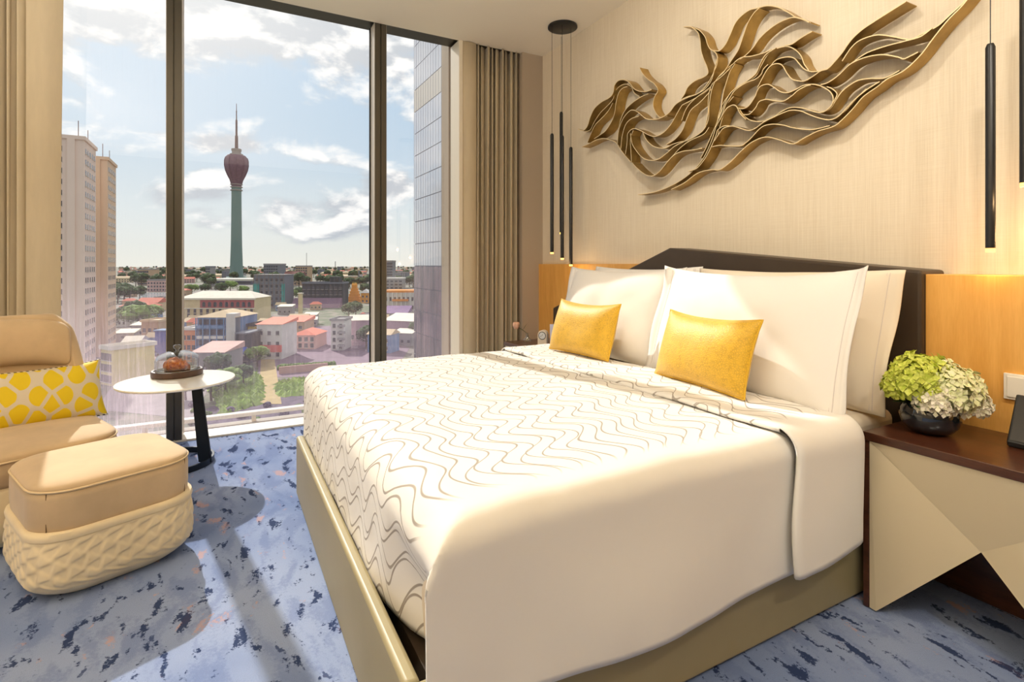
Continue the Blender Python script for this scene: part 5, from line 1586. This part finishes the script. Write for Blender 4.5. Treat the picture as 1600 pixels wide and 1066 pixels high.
# hedge lines
def hedge(u0, v0, u1, v1, lab):
    a, b = gnd(u0, v0), gnd(u1, v1); mb = MB(); n = 22
    for k in range(n):
        p = a + (b - a) * k / (n - 1); mb.blob((p.x, p.y, GZ + .7), 1.0, 2, .5, 2, k, (1.3, 1, .9))
    tag(obj('hedge', mb, M['hedge']), lab, 'hedge')
hedge(438, 578, 520, 573, 'green hedge growing on top of the pink boundary wall end')

# ---- cars
def car_proto(label, col, nm):
    root = thing('car', label, 'car', (0, 0, 0))
    body = [(-2.1, .35), (2.1, .35), (2.15, .75), (1.6, .88), (.9, 1.0), (-1.3, 1.0), (-2.1, .9)]
    cab = [(-1.5, 1.0), (.95, 1.0), (.35, 1.48), (-1.0, 1.48)]
    obj('body', MB().prism(body, 'y', -.82, .82), mat(nm, col, .3, spec=.5), root, local=True, bevel=.06)
    obj('cabin', MB().prism(cab, 'y', -.72, .72), M['pane_dark'], root, local=True, bevel=.05)
    for x in (-1.3, 1.3):
        for y in (-.75, .75):
            mbw = MB().prism([(x + .33 * cos(2 * pi * k / 14), .33 + .33 * sin(2 * pi * k / 14)) for k in range(14)], 'y', y - .11, y + .11)
            obj('wheel', mbw, M['gasket'], root, local=True)
    return root
for (u, v, yw, col, lab) in [(224, 578, .4, (.75, .75, .75), 'silver car on the road, nearest the armchair'), (232, 566, .5, (.6, .15, .12), 'red car on the road behind the silver one'),
                             (205, 572, .3, (.8, .8, .8), 'white car at the road edge beside the market stall'), (240, 556, .5, (.2, .25, .4), 'navy car on the road in front of the blue hoarding'),
                             (446, 548, .9, (.85, .85, .85), 'white car parked on the paved lot next to the white shop house'), (452, 540, .9, (.7, .72, .75), 'silver car parked on the paved lot behind the white car'),
                             (458, 532, .9, (.8, .8, .82), 'pale car parked deepest in the paved lot'), (365, 572, .1, (.55, .6, .75), 'light blue car in front of the dark shop house')]:
    c = car_proto(lab, col, 'car_paint'); p = gnd(u, v); c.location = (p.x, p.y, p.z + .06); c.rotation_euler = (0, 0, RYAW + yw)

# ---- the tall tower on the skyline
TD = 1000.0
def tw(px): return px / FPX * TD
tp0 = at_d(369.5, 414, TD)
z_of = lambda v: EYE + (HOR - v) / FPX * TD
tower = thing('telecom_tower', 'very tall telecom tower with bulbous purple head and needle mast on the skyline', 'tower', (tp0.x, tp0.y, GZ))
M['tw_green'] = mat('tower_green_concrete', srgb(112, 138, 132), .8, var=.05, vscale=.02)
M['tw_purple'] = mat('tower_purple_glass', srgb(112, 76, 92), .5, var=.16, vscale=.25)
M['tw_grey'] = mat('tower_grey', srgb(158, 148, 142), .7)
M['tw_mast'] = mat('tower_mast', srgb(128, 104, 100), .7)
def tl_(name, prof, m, par=tower, n=40): return obj(name, MB().lathe([(tw(r), z_of(v)) for r, v in prof], (tp0.x, tp0.y, 0), n), m, par, smooth=True, autosmooth=40)
tl_('shaft', [(12, 443), (10.2, 436), (9, 416), (8.0, 385), (7.4, 345), (7.1, 310), (7.1, 292)], M['tw_green'])
obj('foot', MB().lathe([(tw(16), GZ), (tw(14), GZ + 8), (tw(11), z_of(436))], (tp0.x, tp0.y, 0), 40), M['tw_green'], tower, smooth=True)
for v in (297.5, 292.5, 288.5): tl_('ring_deck', [(7.0, v + .9), (8.8, v + .6), (8.8, v - .5), (7.0, v - .9)], M['tw_grey'])
bulb = tl_('bulb', [(7.1, 292), (7.6, 287), (9.5, 281), (13, 274), (16.2, 266), (17.4, 259), (17.3, 252), (15.8, 247), (13, 243.5)], M['tw_purple'])
pm = MB()
for k in range(10):
    a = 2 * pi * k / 10
    pts = [(tw(r + .35), z_of(v)) for r, v in [(7.3, 289), (9.5, 281), (13, 274), (16.2, 266), (17.4, 259), (17.3, 252), (15.8, 247)]]
    pm.tube([(tp0.x + r * cos(a), tp0.y + r * sin(a), z) for r, z in pts], tw(.35), 5)
obj('petal_ribs', pm, M['tw_purple'], bulb)['kind'] = 'stuff'
tl_('crown_drum', [(13, 244), (10, 243.5), (9.5, 241), (6.5, 241), (6.5, 236.5), (7.2, 236), (7.2, 233), (2.5, 233)], M['tw_grey'])
tl_('mast', [(2.5, 234), (2.2, 213), (1.5, 211.5), (1.4, 188), (.8, 187), (.7, 175), (1.0, 174), (.5, 173), (.35, 162)], M['tw_mast'], n=12)

# ---- twin apartment towers left
M['apt_pink'] = mat('apartment_pale_pink', srgb(232, 208, 192), .85, var=.03, vscale=.1)
M['apt_tan'] = mat('apartment_pale_tan', srgb(222, 192, 162), .85, var=.03, vscale=.1)
M['apt_frame'] = mat('apartment_ledge', srgb(236, 222, 206), .8)
def apt(label, x0, x1, y0, y1, ztop, m):
    root = thing('apartment_tower', label, 'apartment tower', ((x0 + x1) / 2, (y0 + y1) / 2, GZ))
    obj('walls', MB().box(x0, x1, y0, y1, GZ, ztop), m, root)
    obj('parapet', MB().box(x0 - .4, x1 + .4, y0 - .4, y1 + .4, ztop, ztop + 1.0), m, root)
    obj('corner_fin', MB().box(x1 - 2.5, x1 + .5, y1 - 3.6, y1 - 1.9, GZ, ztop).box(x1 - .1, x1 + .5, y1 - 9.5, y1 - 8.0, GZ, ztop), m, root)
    nf = int((ztop - GZ) / 3.0)
    me1 = window_mesh(1.3, 1.4); me2 = window_mesh(2.2, 1.4)
    for j in range(nf):
        z = GZ + 1.0 + 3.0 * j
        if z < EYE - 26: continue
        for k, xx in enumerate((x1 - 2.4, x1 - 5.0, x1 - 8.0, x1 - 11.0, x1 - 13.6)):
            o = bpy.data.objects.new('window', me1); COL.objects.link(o); o.parent = root
            o.location = (xx - root.location.x, y1 + .02 - root.location.y, z - GZ); o.rotation_euler = (0, 0, pi)
        for yy in (y1 - 5.8, y1 - 11.5):
            o = bpy.data.objects.new('window', me2); COL.objects.link(o); o.parent = root
            o.location = (x1 + .02 - root.location.x, yy - root.location.y, z - GZ); o.rotation_euler = (0, 0, pi / 2)
    for k in range(2):
        px_, py_ = (x1 - 1.5 - k * 12, y1 - 1.5)
        obj('antenna', MB().tube([(px_, py_, ztop), (px_, py_, ztop + 5.5)], .10, 5), M['tw_mast'], root)
    return root
apt('pale pink apartment tower nearest the left curtain', -202, -186.2, -50, -33.6, 35.6, M['apt_pink'])
apt('pale tan apartment tower standing behind the pale pink one', -234, -218, -50, -33.2, 35.6, M['apt_tan'])
r, w, h, d = building('annexe', 'cream low annexe with arched bays at the foot of the apartment towers', 150, 182, 540, 602, 10, wallm(srgb(226, 208, 140), 'pale_yellow_wall'), roof_white, 'parapet', 1, yaw=-.5, win=(4, 3), ws=(1.2, 2.0))

# ---- glass office tower right
def facade_mat(name, c1, c2, metal=.0, rough=.12):
    m, t, b = newmat(name)
    n = t.noise(t.mapping(t.coord(), scale=(.5, .5, .06)), 1.2, 3, .6)
    t.link(t.mix(t.step(n, .3, .7), c1, c2), b.inputs['Base Color'])
    b.inputs['Roughness'].default_value = rough; b.inputs['Metallic'].default_value = metal; b.inputs['Specular IOR Level'].default_value = .6
    return m
M['fac_glass'] = facade_mat('curtain_wall_glass', srgb(216, 218, 228), srgb(230, 230, 236), .2)
M['fac_dark'] = facade_mat('curtain_wall_dark_reflection', srgb(112, 108, 122), srgb(168, 146, 158), .2, .2)  # same glass for the lower panels, dark reflections put into its colour
M['fac_beige'] = mat('spandrel_beige', srgb(222, 212, 200), .5)
M['fac_line'] = mat('curtain_wall_joint', srgb(176, 174, 184), .6)
fy = 27.0
pn = at_y(700, 414, fy); pf = at_y(647, 414, fy)
fx0, fx1 = pf.x, pf.x + 46
gt = thing('glass_tower', 'tall glass curtain-wall tower beside the right-hand curtain', 'office tower', ((fx0 + fx1) / 2, fy + 10, GZ))
ztop = 62
obj('core', MB().box(fx0 + .1, fx1, fy + .15, fy + 22, GZ, ztop), M['fac_line'], gt)
fh = 3.5
z = EYE + (HOR - 381) / FPX * (pf.x * FX + pf.y * FY)
zs = []
q = z
while q > GZ: q -= fh
while q < ztop - fh: zs.append(q); q += fh
nb = 12; bw = (fx1 - fx0) / (nb * 2.2)
for j, z0 in enumerate(zs):
    if z0 < GZ: z0 = GZ
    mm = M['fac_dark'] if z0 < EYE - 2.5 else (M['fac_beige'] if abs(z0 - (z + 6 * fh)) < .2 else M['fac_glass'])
    z1 = min(ztop, zs[j] + fh - .12)
    obj('facade_panel', MB().box(fx0, fx0 + 17, fy, fy + .15, z0, z1), mm, gt)
    obj('facade_panel', MB().box(fx0 + 17.1, fx1, fy, fy + .15, z0, z1), mm, gt)
fins = MB()
k = 0
while fx0 + k * 1.1 < fx1:
    fins.box(fx0 + k * 1.1 - .014, fx0 + k * 1.1 + .014, fy - .02, fy, GZ, ztop); k += 1
fo = obj('fins', fins, M['fac_line'], gt)
fo['kind'] = 'stuff'
